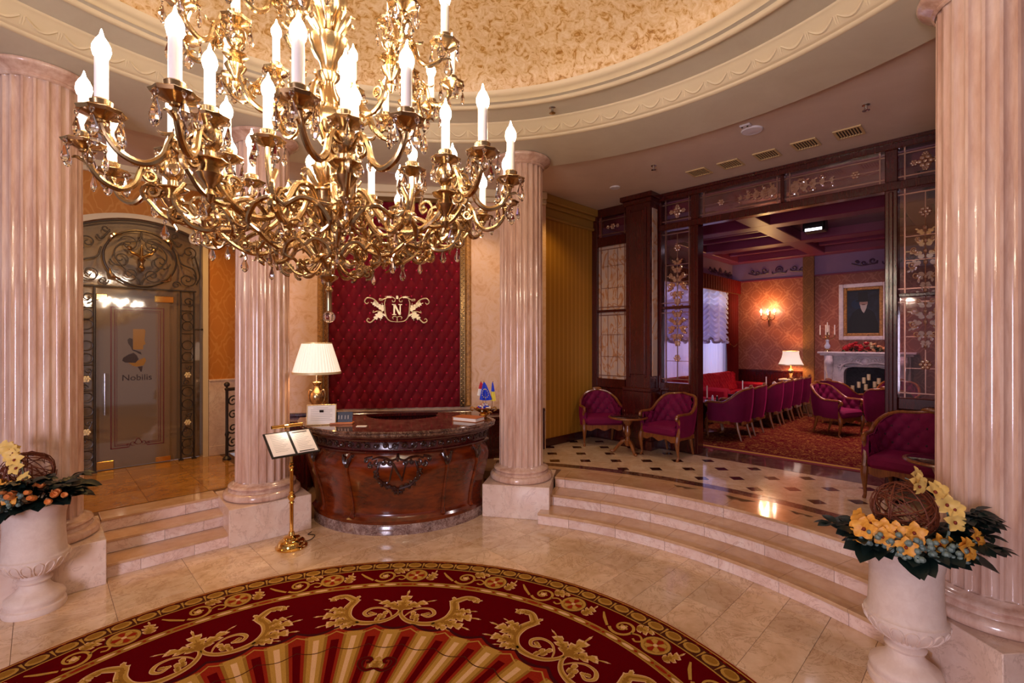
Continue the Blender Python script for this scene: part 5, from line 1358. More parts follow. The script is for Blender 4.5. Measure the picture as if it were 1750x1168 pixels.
b.mi = 0; b.prism([(-.085, .23), (-.075, .40), (.075, .40), (.085, .23)], 0, .001, T3(0, -.024, 0) @ RX90); b.prism(ell(.0, .225, .13, .025), 0, .001, T3(0, -.0245, 0) @ RX90)
b.mi = 0; b.prism(ell(.01, .145, .03, .006), 0, .001, T3(0, -.0245, 0) @ RX90)
b.build('painted_figure', pm, pf, smooth=False)
# candelabrum
cd = thing('candelabrum', 'porcelain and gilt candelabrum with white candles on the mantel', 'candelabrum', LW(.37, 5.30, ZL + 1.341), GA)
b = B(); b.rev([(.001, 0), (.07, 0), (.07, .02), (.045, .035), (.05, .05), (.001, .05)], 16); b.build('foot', 'gold', cd)
b = B(); b.rev([(.02, .05), (.05, .08), (.055, .12), (.03, .17), (.025, .21), (.035, .23), (.02, .25), (.001, .25)], 16); b.build('vase', 'porcelain', cd)
b = B(); b.tube([(0, 0, .24), (0, 0, .40)], .010, 8)
for k in range(4):
    a = k * PI / 2; b.tube(spl([(0, 0, .28), (.06 * cos(a), .06 * sin(a), .26), (.12 * cos(a), .12 * sin(a), .30), (.13 * cos(a), .13 * sin(a), .345)], 4), .007, 6)
    b.rev([(.001, .345), (.03, .345), (.03, .352), (.001, .352)], 10, mtx=T3(.13 * cos(a), .13 * sin(a), 0))
b.rev([(.001, .40), (.03, .40), (.03, .41), (.001, .41)], 10); b.build('branches', 'gold', cd)
for x, y, z in [(.13 * cos(k * PI / 2), .13 * sin(k * PI / 2), .352) for k in range(4)] + [(0, 0, .41)]:
    b = B(); b.rev([(.001, 0), (.012, 0), (.010, .20), (.001, .205)], 10); b.build('candle', 'candle', cd, loc=(x, y, z))
# flowers on the mantel
fl_ = thing('flower_garland', 'red and peach artificial flowers lying on the fireplace mantel', 'flowers', LW(1.02, 5.28, ZL + 1.341), GA)
b = B(); b.ball((0, 0, 0), .04, 7, 5, sc=(1, 1, .8))
for k in range(5): b.ball((.028 * cos(k * 1.257), .028 * sin(k * 1.257), .012), .025, 6, 4)
bl0 = None; r2 = random.Random(5); mats = ['leafred', 'leafpeach', 'ivorygilt']; blooms = {}
for k in range(34):
    x = r2.uniform(-.34, .36); hgt = .17 * (1 - (abs(x + .03) / .42) ** 1.5); z = r2.uniform(.03, .03 + max(.02, hgt)); mi = 0 if x < .02 + r2.uniform(-.06, .08) else r2.choice((1, 1, 2))
    p = (x, r2.uniform(-.10, .04), z)
    if mi not in blooms: bb = B(); bb.v, bb.f, bb.m = b.v, b.f, b.m; blooms[mi] = bb.build('bloom', mats[mi], fl_, loc=p)
    else: inst('bloom', blooms[mi], fl_, p, (r2.uniform(-.6, .6), r2.uniform(-.6, .6), r2.uniform(0, 6)), r2.uniform(.7, 1.1))
b = B(); b.prism(acanthus(.11, .03, 3), -.002, .002); lf0 = None
for k in range(40):
    p = (r2.uniform(-.42, .42), r2.uniform(-.12, .05), r2.uniform(.01, .10)); rr = (r2.uniform(-1, 1), r2.uniform(-.8, .8), r2.uniform(0, 6.3))
    if lf0 is None: lf0 = b.build('leaf', 'leaf2', fl_, smooth=False, loc=p)
    else: inst('leaf', lf0, fl_, p, rr)
# wall sconce
sn = thing('wall_sconce', 'gilt wall sconce with lit candle bulbs on the damask wall', 'wall lamp', LW(-.81, 5.5, 2.44), GA)
b = B(); b.rev([(.001, .0), (.03, .0), (.05, .01), (.001, .02)], 14, mtx=Matrix.Rotation(PI / 2, 4, 'X')); b.tube(spl([(0, -.03, .16), (0, -.05, .05), (0, -.04, -.08), (0, -.03, -.20)], 5), taper(16, .016, .028, .006), 8)
for k in range(-1, 2):
    b.tube(spl([(0, -.05, 0), (k * .07, -.09, -.05), (k * .14, -.12, -.01), (k * .14, -.13, .05)], 5), .010, 7); b.rev([(.001, .05), (.028, .052), (.03, .06), (.001, .062)], 12, mtx=T3(k * .14, -.13, 0))
b.build('bracket', 'gold', sn)
for k in range(-1, 2):
    inst('candle', can0, sn, (k * .14, -.13, .062), (0, 0, 0), .6)
    inst('bulb', bulb0, sn, (k * .14, -.13, .062 + .07), (0, 0, 0), .9)
o = light('sconce_light', 'POINT', LW(-.81, 5.18, 2.74), 16, (1, .55, .14), .06); o['kind'] = 'helper'

def lamp(loc, rot, lab, shade_prof, urnprof, handles, square=False, power=10, colr=(1, .66, .32)):
    t = thing('table_lamp', lab, 'lamp', loc, rot)
    b = B(); b.rev(urnprof, 24); b.build('urn_base', 'gold', t)
    for sg in handles:
        b = B(); b.tube(spl([(sg * .035, 0, .31), (sg * .07, 0, .335), (sg * .085, 0, .29), (sg * .075, 0, .22), (sg * .05, 0, .19), (sg * .055, 0, .165)], 5), .007, 7); b.build('handle', 'gold', t)
    b = B(); nn = 4 * 16 if square else 264
    def rd(a, i, r, z):
        if square: return r / max(abs(cos(a)), abs(sin(a))) * .86 if False else r * (1 + .05 * cos(4 * a))
        return r * (1 + .016 * cos(44 * a))
    b.rev(shade_prof, nn, rad=rd); sh_ = b.build('shade', 'shade', t)
    zb_, rb_ = shade_prof[0][1], shade_prof[0][0]
    b = B(); b.rev([(rb_ + .004, zb_ - .012), (rb_ + .006, zb_ + .012), (rb_ - .0, zb_ + .012), (rb_ - .004, zb_ - .012), (rb_ + .004, zb_ - .012)], 60); b.build('shade_trim', 'ivorygilt', t)
    zt_, rt_ = shade_prof[-1][1], shade_prof[-1][0]
    b = B(); b.rev([(rt_ + .004, zt_ - .008), (rt_ + .004, zt_ + .004), (rt_ - .004, zt_ + .004)], 60); b.build('shade_rim', 'ivorygilt', t)
    o = light('lamp_light', 'POINT', (0, 0, (zb_ + zt_) / 2), power, colr, .04); o.parent = t; o['kind'] = 'helper'
    return t
gt = thing('side_table', 'small gilded side table with a marble top under the lounge lamp', 'table', LW(-.28, 5.16, ZL), GA)
b = B(); b.box(-.20, -.16, .70, .20, .16, .735, .008); b.build('top', 'mantel', gt, smooth=False)
b = B(); b.box(-.18, -.14, .58, .18, .14, .70, .01); b.build('apron', 'bronze', gt, smooth=False)
for x in (-.16, .16):
    for y in (-.12, .12):
        b = B(); b.tube(spl([(x, y, .60), (x * 1.15, y * 1.15, .45), (x * .9, y * .9, .2), (x * 1.1, y * 1.1, .0)], 4), taper(13, .028, .018, .014), 8); b.build('leg', 'gold', gt)
b = B()
for k in range(-2, 3): b.tube([(k * .07, -.145, .59), (k * .07 + .02, -.15, .64), (k * .07, -.145, .69)], .01, 5)
b.build('carving', 'gold', gt)
lamp(LW(-.28, 5.16, ZL + .736), GA, 'brass table lamp with a lit cream bell shade beside the lounge fireplace', [(.235, .31), (.21, .36), (.17, .46), (.15, .56), (.155, .60), (.15, .605)],
     [(.001, 0), (.075, 0), (.07, .015), (.03, .03), (.02, .05), (.028, .08), (.05, .12), (.06, .16), (.055, .19), (.02, .22), (.012, .24), (.012, .42), (.001, .42)], (), True, 14, (1, .58, .2))

# ================================================================ GLASS DOOR AND WROUGHT IRON (frame D)
dr = thing('door_1', None, None, DW(0, .10), GD, kind='structure')
b = B(); P = [(-.62, ZL + .005)] + [(s, arch_z(s) - .004) for s in np.linspace(-.62, .66, 21)] + [(.66, ZL + .005)]
b.prism(P[::-1] if 0 else P, .02, .032, RX90, True); b.build('fixed_glass', 'frost', dr, smooth=False)
b = B(); b.box(-.40, -.075, ZL + .01, .32, -.062, 2.47); leafp = b.build('door_leaf', 'frost', dr, smooth=False)
M['clearlogo'] = plain('clear_logo_gold', '#8a5f1e', .25); M['dlogo'] = plain('logo_brown', '#2c130b', .35); M['redline'] = plain('etched_line', '#5a1712', .4)
for x0, x1, z0_, z1_ in ((-.40, -.24, ZL + .012, ZL + .11), (.17, .33, ZL + .012, ZL + .075), (-.40, -.30, 2.40, 2.47), (.16, .36, 2.40, 2.48)):
    b = B(); b.box(x0, -.085, z0_, x1, -.052, z1_, .004); b.build('patch_fitting', 'brass', leafp, smooth=False)
b = B(); b.tube([(-.325, -.125, 1.02), (-.325, -.125, 1.52)], .011, 10)
for z in (1.10, 1.44): b.tube([(-.325, -.125, z), (-.325, -.07, z)], .008, 8)
b.build('door_handle', 'chrome', leafp)
b = B()
def ln(x0, z0_, x1, z1_, t=.006): b.box(min(x0, x1) - t / 2, -.0775, min(z0_, z1_) - t / 2, max(x0, x1) + t / 2, -.0752, max(z0_, z1_) + t / 2)
for k, (i_, t_) in enumerate(((0, .012), (.035, .008), (.055, .004))):
    ln(-.265 + i_, .60 + i_ * .8, -.265 + i_, 2.32 - i_, t_); ln(.255 - i_, .60 + i_ * .8, .255 - i_, 2.32 - i_, t_)
    ln(-.265 + i_, .60 + i_ * .8, -.10, .60 + i_ * .8, t_); ln(.09, .60 + i_ * .8, .255 - i_, .60 + i_ * .8, t_); ln(-.265 + i_, 2.32 - i_, .255 - i_, 2.32 - i_, t_ * .7)
for sg in (-1, 1):
    for c, r_, a_ in (((.05, .64), .032, 7), ((.10, .625), .022, -7)):
        q = [(-.005 + sg * x, -.0762, z) for x, z in spiral(c, r_, .005, R(-120), R(-120) + a_, 14)]; b.tube(q, .0035, 4)
b.tube(spl([(-.04, -.0762, .64), (-.005, -.0762, .70), (.03, -.0762, .64), (-.005, -.0762, .62), (-.04, -.0762, .64)], 4), .004, 4)
b.build('etched_border', 'redline', leafp)
hat = [(-.095, 1.86), (-.06, 1.90), (-.06, 2.06), (.055, 2.06), (.07, 2.04), (.06, 1.90), (.075, 1.875), (.04, 1.86), (.045, 1.80), (-.06, 1.79), (-.055, 1.84)]
b = B(); b.mi = 0; b.prism([(-.055, 1.80), (-.055, 2.055), (.06, 2.055), (.068, 2.03), (.058, 1.92), (.07, 1.87), (.045, 1.85), (.045, 1.80)], .0752, .0765, RX90)
b.mi = 1; b.prism([(-.058, 1.93), (-.09, 1.945), (-.11, 1.92), (-.10, 1.87), (-.075, 1.83), (-.062, 1.79), (-.045, 1.78), (.02, 1.77), (.03, 1.735), (.0, 1.75), (-.055, 1.80)], .0752, .0768, RX90)
b.mi = 1; b.prism([(-.05, 1.76), (-.10, 1.74), (-.15, 1.70), (-.16, 1.665), (-.13, 1.64), (-.03, 1.635), (.0, 1.68), (-.02, 1.73)], .0752, .0766, RX90)
b.mi = 0; b.prism([(-.14, 1.655), (-.02, 1.655), (.06, 1.70), (.075, 1.66), (.05, 1.60), (-.02, 1.585), (-.06, 1.60), (-.09, 1.63)], .0752, .0764, RX90)
b.mi = 1; b.prism([(-.01, 1.585), (.04, 1.59), (.03, 1.52), (.02, 1.525)], .0752, .0766, RX90)
b.build('hat_emblem', ['clearlogo', 'dlogo'], leafp, smooth=False)
me = text_mesh('Nobilis', .105, .0008); me.materials.append(M['dlogo'])
obj('lettering', me, leafp, (-.015, -.0765, 1.45), (PI / 2, 0, 0))
# the iron grille around and above the door
gr = thing('iron_grille', 'black wrought iron scroll grille with gilt rosettes around the glass door', 'grille', DW(0, -.035), GD)
b = B(); r_ = .009
def it(pts, r=r_, k=6): q = spl([(x, 0, z) for x, z in pts], k); b.tube(q, r, 6)
def isp(c, r0, a0, a1, r=.007, n=22): b.tube([(x, 0, z) for x, z in spiral(c, r0, .012, a0, a1, n)], r, 6)
def side_panel(x0, x1, nm):
    global b
    t = None
    b = B(); xm = (x0 + x1) / 2; w2 = (x1 - x0) / 2
    for x in (x0, x1): b.tube([(x, 0, ZL + .005), (x, 0, 2.55)], .011, 6); b.box(x - .025, -.025, ZL, x + .025, .025, ZL + .02)
    for z in (.62, 1.0, 1.32, 1.62, 2.0, 2.3): b.tube([(x0, 0, z), (x1, 0, z)], .006, 5)
    b.build('upright', 'iron', gr)
    b = B()
    for z in (.47, .56, .70, 1.08, 1.24, 1.70, 1.85, 2.1, 2.22): b.tube([(xm + w2 * .8 * cos(a), 0, z + w2 * .8 * sin(a)) for a in np.linspace(0, 2 * PI, 17)], .006, 5)
    for z in (.84, 1.46): 
        for sg in (-1, 1):
            b.tube([(x, 0, zz_) for x, zz_ in spiral((xm + sg * .02, z + sg * .10), .035, .008, R(90 + 90 * sg), R(90 + 90 * sg + 400), 14)], .006, 5)
            b.tube(spl([(xm + sg * .05, 0, z + sg * .12), (xm + sg * .02, 0, z + sg * .03), (xm, 0, z)], 4), .006, 5)
    isp((xm + .01, 2.42), .065, R(-90), R(430)); b.build('scrollwork', 'iron', gr)['kind'] = 'stuff'
    for z in (.84, 1.46):
        b = B(); b.ball((0, 0, 0), .016, 7, 5)
        for k in range(6): b.ball((.026 * cos(k * PI / 3), 0, .026 * sin(k * PI / 3)), .015, 6, 4, sc=(1, .5, 1))
        b.build('rosette', 'ivorygilt', gr, loc=(xm, -.015, z))
side_panel(.43, .575, 'a'); side_panel(-.56, -.42, 'b')
b = B(); cx, cz = .02, 2.93
b.tube([(cx + .36 * cos(a), 0, cz + .345 * sin(a)) for a in np.linspace(0, 2 * PI, 41)], .012, 7)
b.tube([(-.56, 0, 2.56), (.60, 0, 2.56)], .010, 6)
b.tube([(s, 0, arch_z(s) - .03) for s in np.linspace(-.6, .64, 21)], .010, 6)
for sg in (-1, 1):
    isp((cx + sg * .12, cz + .17), .10, R(90 - 60 * sg), R(90 - 60 * sg) + sg * 9); isp((cx + sg * .20, cz - .02), .10, R(90 - 100 * sg), R(90 - 100 * sg) - sg * 9); isp((cx + sg * .11, cz - .20), .09, R(-90 + 60 * sg), R(-90 + 60 * sg) - sg * 9)
    it([(cx, cz + .33), (cx + sg * .03, cz + .22), (cx + sg * .2, cz + .16), (cx + sg * .26, cz + .02), (cx + sg * .16, cz - .14), (cx + sg * .04, cz - .24), (cx, cz - .33)], .008)
    isp((cx + sg * .48, cz - .22), .105, R(90 - 40 * sg), R(90 - 40 * sg) - sg * 10); isp((cx + sg * .50, cz + .14), .085, R(-90 + 20 * sg), R(-90 + 20 * sg) + sg * 9); isp((cx + sg * .36, cz - .30), .05, 0, sg * 8)
    it([(cx + sg * .38, cz + .10), (cx + sg * .42, cz - .02), (cx + sg * .55, cz - .08), (cx + sg * .585, cz - .2)], .009); it([(cx + sg * .30, cz + .30), (cx + sg * .38, cz + .20), (cx + sg * .42, cz + .24)], .009)
    isp((cx + sg * .34, cz + .32), .04, 0, sg * 7)
    it([(cx + sg * .56, cz + .1), (cx + sg * .60, cz - .05), (cx + sg * .62, cz - .18), (cx + sg * .58, cz - .28)], .009)
b.build('fanlight_scrollwork', 'iron', gr)
b = B(); b.rev([(.001, -.15), (.02, -.14), (.035, -.10), (.02, -.06), (.03, -.02), (.045, .0), (.02, .02), (.015, .14), (.001, .18)], 14, mtx=T3(cx, -.02, cz - .02))
for sg in (-1, 1):
    q = spl([(cx, -.03, cz), (cx + sg * .05, -.03, cz + .04), (cx + sg * .10, -.03, cz + .06), (cx + sg * .12, -.03, cz + .10)], 4); b.tube(q, taper(len(q), .014, .02, .012), 7); b.ball((cx + sg * .12, -.03, cz + .11), .028, 8, 6)
b.build('gilt_bouquet', 'bronze', gr)
for a in (42, 138, -42, -138):
    b = B(); b.tube(spl([(-.07, 0, -.02), (-.02, -.02, .01), (.03, -.02, .01), (.08, 0, -.03)], 4), taper(13, .006, .024, .006), 6); b.ball((0, -.02, .02), .022, 7, 5)
    b.build('gilt_leaf', 'gold', gr, loc=(cx + .36 * cos(R(a)), -.01, cz + .345 * sin(R(a))), rot=(0, R(90 - a), 0))
b = B(); b.tube([(.575, 0, 2.06), (.66, 0, 2.06)], .007, 6); b.ball((.665, 0, 2.06), .016, 7, 5); b.build('stay', 'iron', gr)
# dark turned balustrade end at the alcove
bl = thing('iron_balustrade', 'dark iron balustrade end with scrolls between the marble dado and the column', 'railing', (-3.74, 6.28, ZL), R(60))
b = B(); b.rev([(.05, 0), (.05, .02), (.02, .05), (.018, .30), (.026, .33), (.018, .36), (.018, .90), (.03, .93), (.001, .96)], 12); b.ball((0, 0, .985), .035, 10, 8); b.build('post', 'iron', bl)
b = B(); b.tube(spl([(0, 0, .92), (.3, 0, .92), (.6, 0, .92)], 3), .022, 8); b.tube([(0, 0, .10), (.6, 0, .10)], .012, 6); b.build('handrail', 'iron', bl)
b = B()
for x in (.08, .20, .32, .44):
    for z in (.22, .40, .58, .76):
        b.tube([(u, 0, v) for u, v in spiral((x, z), .075, .012, z * 9, z * 9 + 9, 18)], .010, 5)
b.build('scrollwork', 'iron', bl)

# ================================================================ URNS WITH FLOWERS
up_ = [(.001, 0), (.165, 0), (.172, .02), (.168, .045), (.155, .052), (.158, .07), (.165, .085), (.158, .105), (.13, .125), (.105, .145), (.085, .17), (.078, .195), (.092, .205), (.096, .216), (.088, .226), (.074, .234), (.078, .255), (.12, .275), (.162, .31), (.182, .345), (.189, .375), (.187, .39), (.178, .395), (.173, .402), (.170, .44), (.165, .52), (.163, .60), (.166, .66), (.174, .70), (.186, .73), (.192, .742), (.193, .752), (.195, .758), (.182, .75), (.160, .70), (.14, .68), (.001, .68)]
def gad(a, i, r, z): return r
b = B(); b.rev(up_, 96, rad=gad)
urn_b = b
urns = []
for x, y, lab in ((-3.39, 3.40, 'pale stone urn on the floor before the column by the door stairs'), (2.185, 2.66, 'pale stone urn on the floor before the big column by the curved stairs')):
    u_ = thing('stone_urn', lab, 'urn', (x, y, 0), 0, 'stone flower urns')
    if not urns:
        ub = urn_b.build('vase', 'urn', u_, angle=45)
        b = B()
        for k in range(18):
            a = 2 * PI * k / 18; q = []
            for da, zz in [(.085, .272), (.125, .30), (.140, .33)] + [(.140 * cos(t), .34 + .032 * sin(t)) for t in np.linspace(.2, PI - .2, 9)] + [(-.140, .33), (-.125, .30), (-.085, .272)]:
                rr = float(np.interp(zz, [.255, .275, .31, .345, .375], [.078, .12, .162, .182, .189])) + .001; q.append((rr * cos(a + da), rr * sin(a + da), zz))
            b.tube(q, .006, 5)
        ug = b.build('gadroon', 'urn', u_); ug['kind'] = 'stuff'
    else: inst('vase', ub, u_); o = inst('gadroon', ug, u_); o['kind'] = 'stuff'
    urns.append(u_)
r3 = random.Random(11)
lfm = {}
def arrangement(x, y, lab, seed, left):
    t = thing('flower_arrangement', lab, 'flowers', (x, y, .745), 0, 'urn flower arrangements'); r = random.Random(seed)
    def leafobj(key, L, W, mat, p, rot, sc=1):
        if key not in lfm:
            b = B(); n_ = 6
            pts = [(0, 0)] + [(W * sin(PI * (i / n_)) ** .8 * (1 - .25 * i / n_), L * i / n_) for i in range(1, n_)] + [(0, L)]
            v = []; 
            for i in range(n_ + 1):
                yy = L * i / n_; w_ = W * max(.0, sin(PI * i / n_)) ** .8; dz = -.35 * L * (i / n_) ** 2
                v += [(-w_, yy, dz + .25 * w_), (0, yy, dz), (w_, yy, dz + .25 * w_)]
            f = [(3 * i + j, 3 * i + j + 1, 3 * i + j + 4, 3 * i + j + 3) for i in range(n_) for j in (0, 1)]
            b.add(v, f); lfm[key] = b.build('leaf', mat, t, loc=p, rot=rot); lfm[key].scale = (sc,) * 3
        else: inst('leaf', lfm[key], t, p, rot, sc)
    for k in range(40):       # skirt of broad dark leaves over the rim
        a = 2 * PI * k / 40 + r.uniform(-.1, .1); rr = r.uniform(.10, .155)
        leafobj('broad', .125, .047, 'leaf', (rr * cos(a), rr * sin(a), .025 + r.uniform(-.01, .035)), (R(r.uniform(-8, 16)), R(r.uniform(-40, 40)), a - PI / 2 + r.uniform(-.6, .6)), r.uniform(.7, 1.15))
    for k in range(40):
        a = r.uniform(0, 2 * PI); rr = r.uniform(.06, .19)
        leafobj('mid', .09, .030, 'leaf', (rr * cos(a), rr * sin(a), .03 + r.uniform(0, .05)), (R(r.uniform(0, 40)), R(r.uniform(-30, 30)), a - PI / 2 + r.uniform(-.5, .5)), r.uniform(.8, 1.2))
    for k in range(11):       # leafy sprays on stems, standing to one side
        a = R(-38) + r.uniform(-.7, .6) if k < 9 else r.uniform(2, 4.2); up_h = r.uniform(.02, .20) if k < 9 else r.uniform(.0, .05); ln_ = r.uniform(.21, .28)
        P = spl([(.05 * cos(a), .05 * sin(a), .03), (.13 * cos(a), .13 * sin(a), .05 + up_h * .5), (ln_ * cos(a + .1), ln_ * sin(a + .1), .03 + up_h)], 6)
        b = B(); b.tube(P, taper(len(P), .004, .003, .0015), 5); b.build('stem', 'leaf', t)
        for i_ in range(4, len(P)):
            for sg in (-1, 1): leafobj('spray', .062, .019, 'leaf', tuple(P[i_]), (R(r.uniform(5, 40)), R(r.uniform(-25, 25)), a - PI / 2 + sg * r.uniform(.5, 1.1)), r.uniform(.8, 1.15))
        leafobj('spray', .062, .019, 'leaf', tuple(P[-1]), (R(15), 0, a - PI / 2), 1)
    # wicker ball
    bx, by, bz, br_ = (-.02, -.02, .185, .118); b = B()
    for k in range(38):
        ax = Vector((r.gauss(0, 1), r.gauss(0, 1), r.gauss(0, 1))).normalized(); u = ax.orthogonal().normalized(); w_ = ax.cross(u); rr = br_ * r.uniform(.86, 1.0); o_ = r.uniform(-.35, .35) * br_; rad = (rr * rr - o_ * o_) ** .5; a0 = r.uniform(0, 6.28); ln_ = r.uniform(3, 6.2)
        b.tube([tuple(Vector((bx, by, bz)) + ax * o_ + (u * cos(a0 + ln_ * i / 16) + w_ * sin(a0 + ln_ * i / 16)) * rad) for i in range(17)], r.uniform(.0018, .0032), 4)
    wb_ = b.build('wicker_ball', 'twig', t); wb_['kind'] = 'stuff'
    # orchids
    def flower(p, rot, sc, mat='orchid'):
        if mat not in lfm:
            b = B()
            for k in range(5):
                a = 2 * PI * k / 5 + PI / 2; c_, s_ = cos(a), sin(a)
                n_ = 4; v = []
                for i in range(n_ + 1):
                    q = i / n_; w_ = .0175 * sin(PI * min(1, q * .92 + .06)) ** .8; d_ = .044 * q; zz = .012 * sin(PI * q * .8)
                    v += [(c_ * d_ - s_ * w_, s_ * d_ + c_ * w_, zz + .004), (c_ * d_, s_ * d_, zz), (c_ * d_ + s_ * w_, s_ * d_ - c_ * w_, zz + .004)]
                b.add(v, [(3 * i + j, 3 * i + j + 1, 3 * i + j + 4, 3 * i + j + 3) for i in range(n_) for j in (0, 1)])
            b.mi = 1; b.ball((0, -.003, .009), .0065, 6, 5, sc=(1, 1.3, 1))
            lfm[mat] = b.build('orchid', [mat, 'throat'], t, loc=p, rot=rot); lfm[mat].scale = (sc,) * 3
        else: inst('orchid', lfm[mat], t, p, rot, sc)
    def facing(dx, dy, dz): return tuple(Vector((dx, dy, dz)).to_track_quat('Z', 'Y').to_euler())
    base_a = R(-120)
    for k in range(22):
        a = base_a + r.uniform(-1.35, 1.0); rr = r.uniform(.15, .225); z = .095 + r.uniform(-.03, .05)
        flower((rr * cos(a), rr * sin(a), z), facing(cos(a) + r.uniform(-.3, .3), sin(a) - .3, r.uniform(.1, .7)), r.uniform(.8, 1.15), 'orchid')
    # branch of pale orchids over the ball
    st = spl([(.05, -.08, .08), (.06, -.11, .16), (.03, -.10, .25), (-.03, -.07, .31), (-.10, -.05, .33)] if left else [(.03, -.15, .08), (.06, -.14, .16), (.055, -.12, .24), (.02, -.09, .30), (-.05, -.06, .335)], 5)
    b = B(); b.tube(st, taper(len(st), .005, .004, .002), 5); b.build('stem', 'berry', t)
    for k, i in enumerate((6, 9, 11, 13, 15, 17, 19, 20)):
        p = st[min(i, len(st) - 1)]; flower((p[0] + r.uniform(-.03, .03), p[1] - .015, p[2] + r.uniform(-.01, .015)), facing(r.uniform(-.6, .6), -1, r.uniform(-.1, .8)), r.uniform(.85, 1.1), 'orchid2')
    # grey berries
    if 'berry' not in lfm: b = B(); b.ball((0, 0, 0), .011, 7, 5); lfm['berry'] = b.build('berry', 'berry', t, loc=(.05, -.16, .10))
    for k in range(90):
        a = R(-100) + r.uniform(-1.2, .75); rr = r.uniform(.185, .235); inst('berry', lfm['berry'], t, (rr * cos(a), rr * sin(a), .05 + r.uniform(-.01, .075)), (0, 0, 0), r.uniform(.8, 1.25))
    if left:        # peach tulips with open ends
        for k in range(20):
            a = R(-58) + r.uniform(-.45, .75); rr = r.uniform(.19, .25); p = (rr * cos(a), rr * sin(a), .05 + r.uniform(0, .11)); rot = facing(cos(a) * .8, sin(a) - .5, .35)
            if 'tulip' not in lfm:
                b = B(); b.rev([(.001, -.03), (.012, -.024), (.018, -.008), (.0165, .012), (.014, .022), (.010, .014), (.001, .004)], 10, rad=lambda a, i, r, z: r * (1 + .05 * cos(3 * a))); lfm['tulip'] = b.build('tulip', 'tulip', t, loc=p, rot=rot)
            else: inst('tulip', lfm['tulip'], t, p, rot, r.uniform(.8, 1.1))
    t.scale = (1.32, 1.32, 1.25)
    return t
arrangement(-3.39, 3.40, 'flowers with twig ball, orchids and peach tulips in the urn by the door stairs', 3, True)
arrangement(2.185, 2.66, 'flowers with a twig ball and yellow orchids in the urn by the curved stairs', 8, False)

# ================================================================ ON AND BESIDE THE DESK
def DK(a, r, z): t = az(a) + AX; return (DO[0] + r * cos(t), DO[1] + r * sin(t), z)
TZ = 1.0385
lamp(DK(-66, 1.0, TZ), AX, 'gilt urn table lamp with a lit white pleated shade on the desk', [(.245, .525), (.20, .68), (.150, .845)],
     [(.001, 0), (.11, 0), (.11, .012), (.09, .03), (.04, .06), (.022, .10), (.03, .12), (.022, .135), (.04, .17), (.07, .23), (.078, .27), (.068, .31), (.035, .345), (.028, .38), (.045, .41), (.05, .42), (.012, .43), (.012, .60), (.001, .60)], (-1, 1), False, 9, (1, .74, .46))
def put_on(px, py, z): y = (1.9 - z) * 818 / (py - 584); return ((px - 875) / 818 * y, y, z)
p = put_on(549, 727, TZ); t = thing('certificate_frame', 'framed white certificate leaning back on the desk beside the lamp', 'picture frame', p, R(14))
tilt = Matrix.Rotation(R(-12), 4, 'X')
b = B()
for x0, x1, z0_, z1_ in ((-.145, -.135, 0, .21), (.135, .145, 0, .21), (-.135, .135, 0, .010), (-.135, .135, .20, .21)): b.box(x0, -.008, z0_, x1, .008, z1_, .001, tilt)
b.build('frame', 'gold', t, smooth=False)
b = B(); b.box(-.136, -.002, .009, .136, .003, .201, 0, tilt); b.build('paper', 'paper', t, smooth=False)
b = B()
for k in range(8): w_ = .08 if k == 0 else .105; b.box(-w_, -.0032, .175 - .018 * k, w_ * (1 if k % 3 else .8), -.0021, .178 - .018 * k, 0, tilt)
b.build('printed_text', 'greyink', t, smooth=False)
b = B(); b.box(-.02, .006, 0, .02, .010, .16, 0, Matrix.Translation((0, .07, 0)) @ Matrix.Rotation(R(22), 4, 'X')); b.build('stand', 'black', t, smooth=False)
p = put_on(585, 725, TZ); t = thing('photo_card', 'dark photo card of a lit building on a small wooden stand on the desk', 'card', p, R(6))
b = B(); b.box(-.115, -.05, 0, .115, .05, .018, .004); b.build('stand', 'book', t, smooth=False)
b = B(); b.box(-.10, -.003, .016, .10, .003, .125, 0, Matrix.Rotation(R(-14), 4, 'X')); ca_ = b.build('card', mottled('night_photo', [(.35, '#0b0c12'), (.6, '#23283a'), (.75, '#4a5468')], 18, .3), t, smooth=False)
b = B()
for x in (-.045, -.015, .02, .05): b.box(x, -.0042, .05, x + .012, -.0031, .09, 0, Matrix.Rotation(R(-14), 4, 'X'))
b.build('printed_windows', 'greyink', t, smooth=False)
p = put_on(618, 729, TZ); t = thing('business_card', 'small white card lying on the desk top before the photo card', 'card', p, R(4)); b = B(); b.box(-.05, -.028, 0, .05, .028, .004); b.build('paper', 'paper', t, smooth=False)
b = B(); b.box(-.035, -.012, .004, .02, -.009, .0045); b.box(-.035, .0, .004, .03, .003, .0045); b.build('printed_text', 'greyink', t, smooth=False)
p = put_on(801, 719, TZ); t = thing('guest_book', 'thick leather-bound book lying closed on the desk top', 'book', p, R(-28))
b = B(); b.box(-.15, -.095, 0, .15, .095, .006, .002); b.box(-.15, -.095, .038, .15, .095, .044, .002); b.box(-.152, -.095, 0, -.145, .095, .044, .002); b.build('cover', 'book', t, smooth=False)
b = B(); b.box(-.143, -.088, .006, .143, .088, .038); b.build('pages', 'paper', t, smooth=False)
p = put_on(826, 709, TZ); t = thing('brass_bowl', 'ornate brass bowl heaped with wrapped sweets on the right end of the desk', 'bowl', p, 0)
b = B(); b.rev([(.001, .0), (.05, .0), (.045, .012), (.03, .018), (.05, .03), (.085, .05), (.105, .07), (.112, .082), (.104, .08), (.08, .055), (.001, .04)], 36, rad=lambda a, i, r, z: r * (1 + .05 * cos(8 * a)) if i > 3 else r); b.build('bowl', 'brass', t)
for sg in (-1, 1): b = B(); b.tube(spl([(sg * .10, 0, .075), (sg * .14, 0, .09), (sg * .15, 0, .06), (sg * .12, 0, .045)], 4), .008, 6); b.build('handle', 'brass', t)
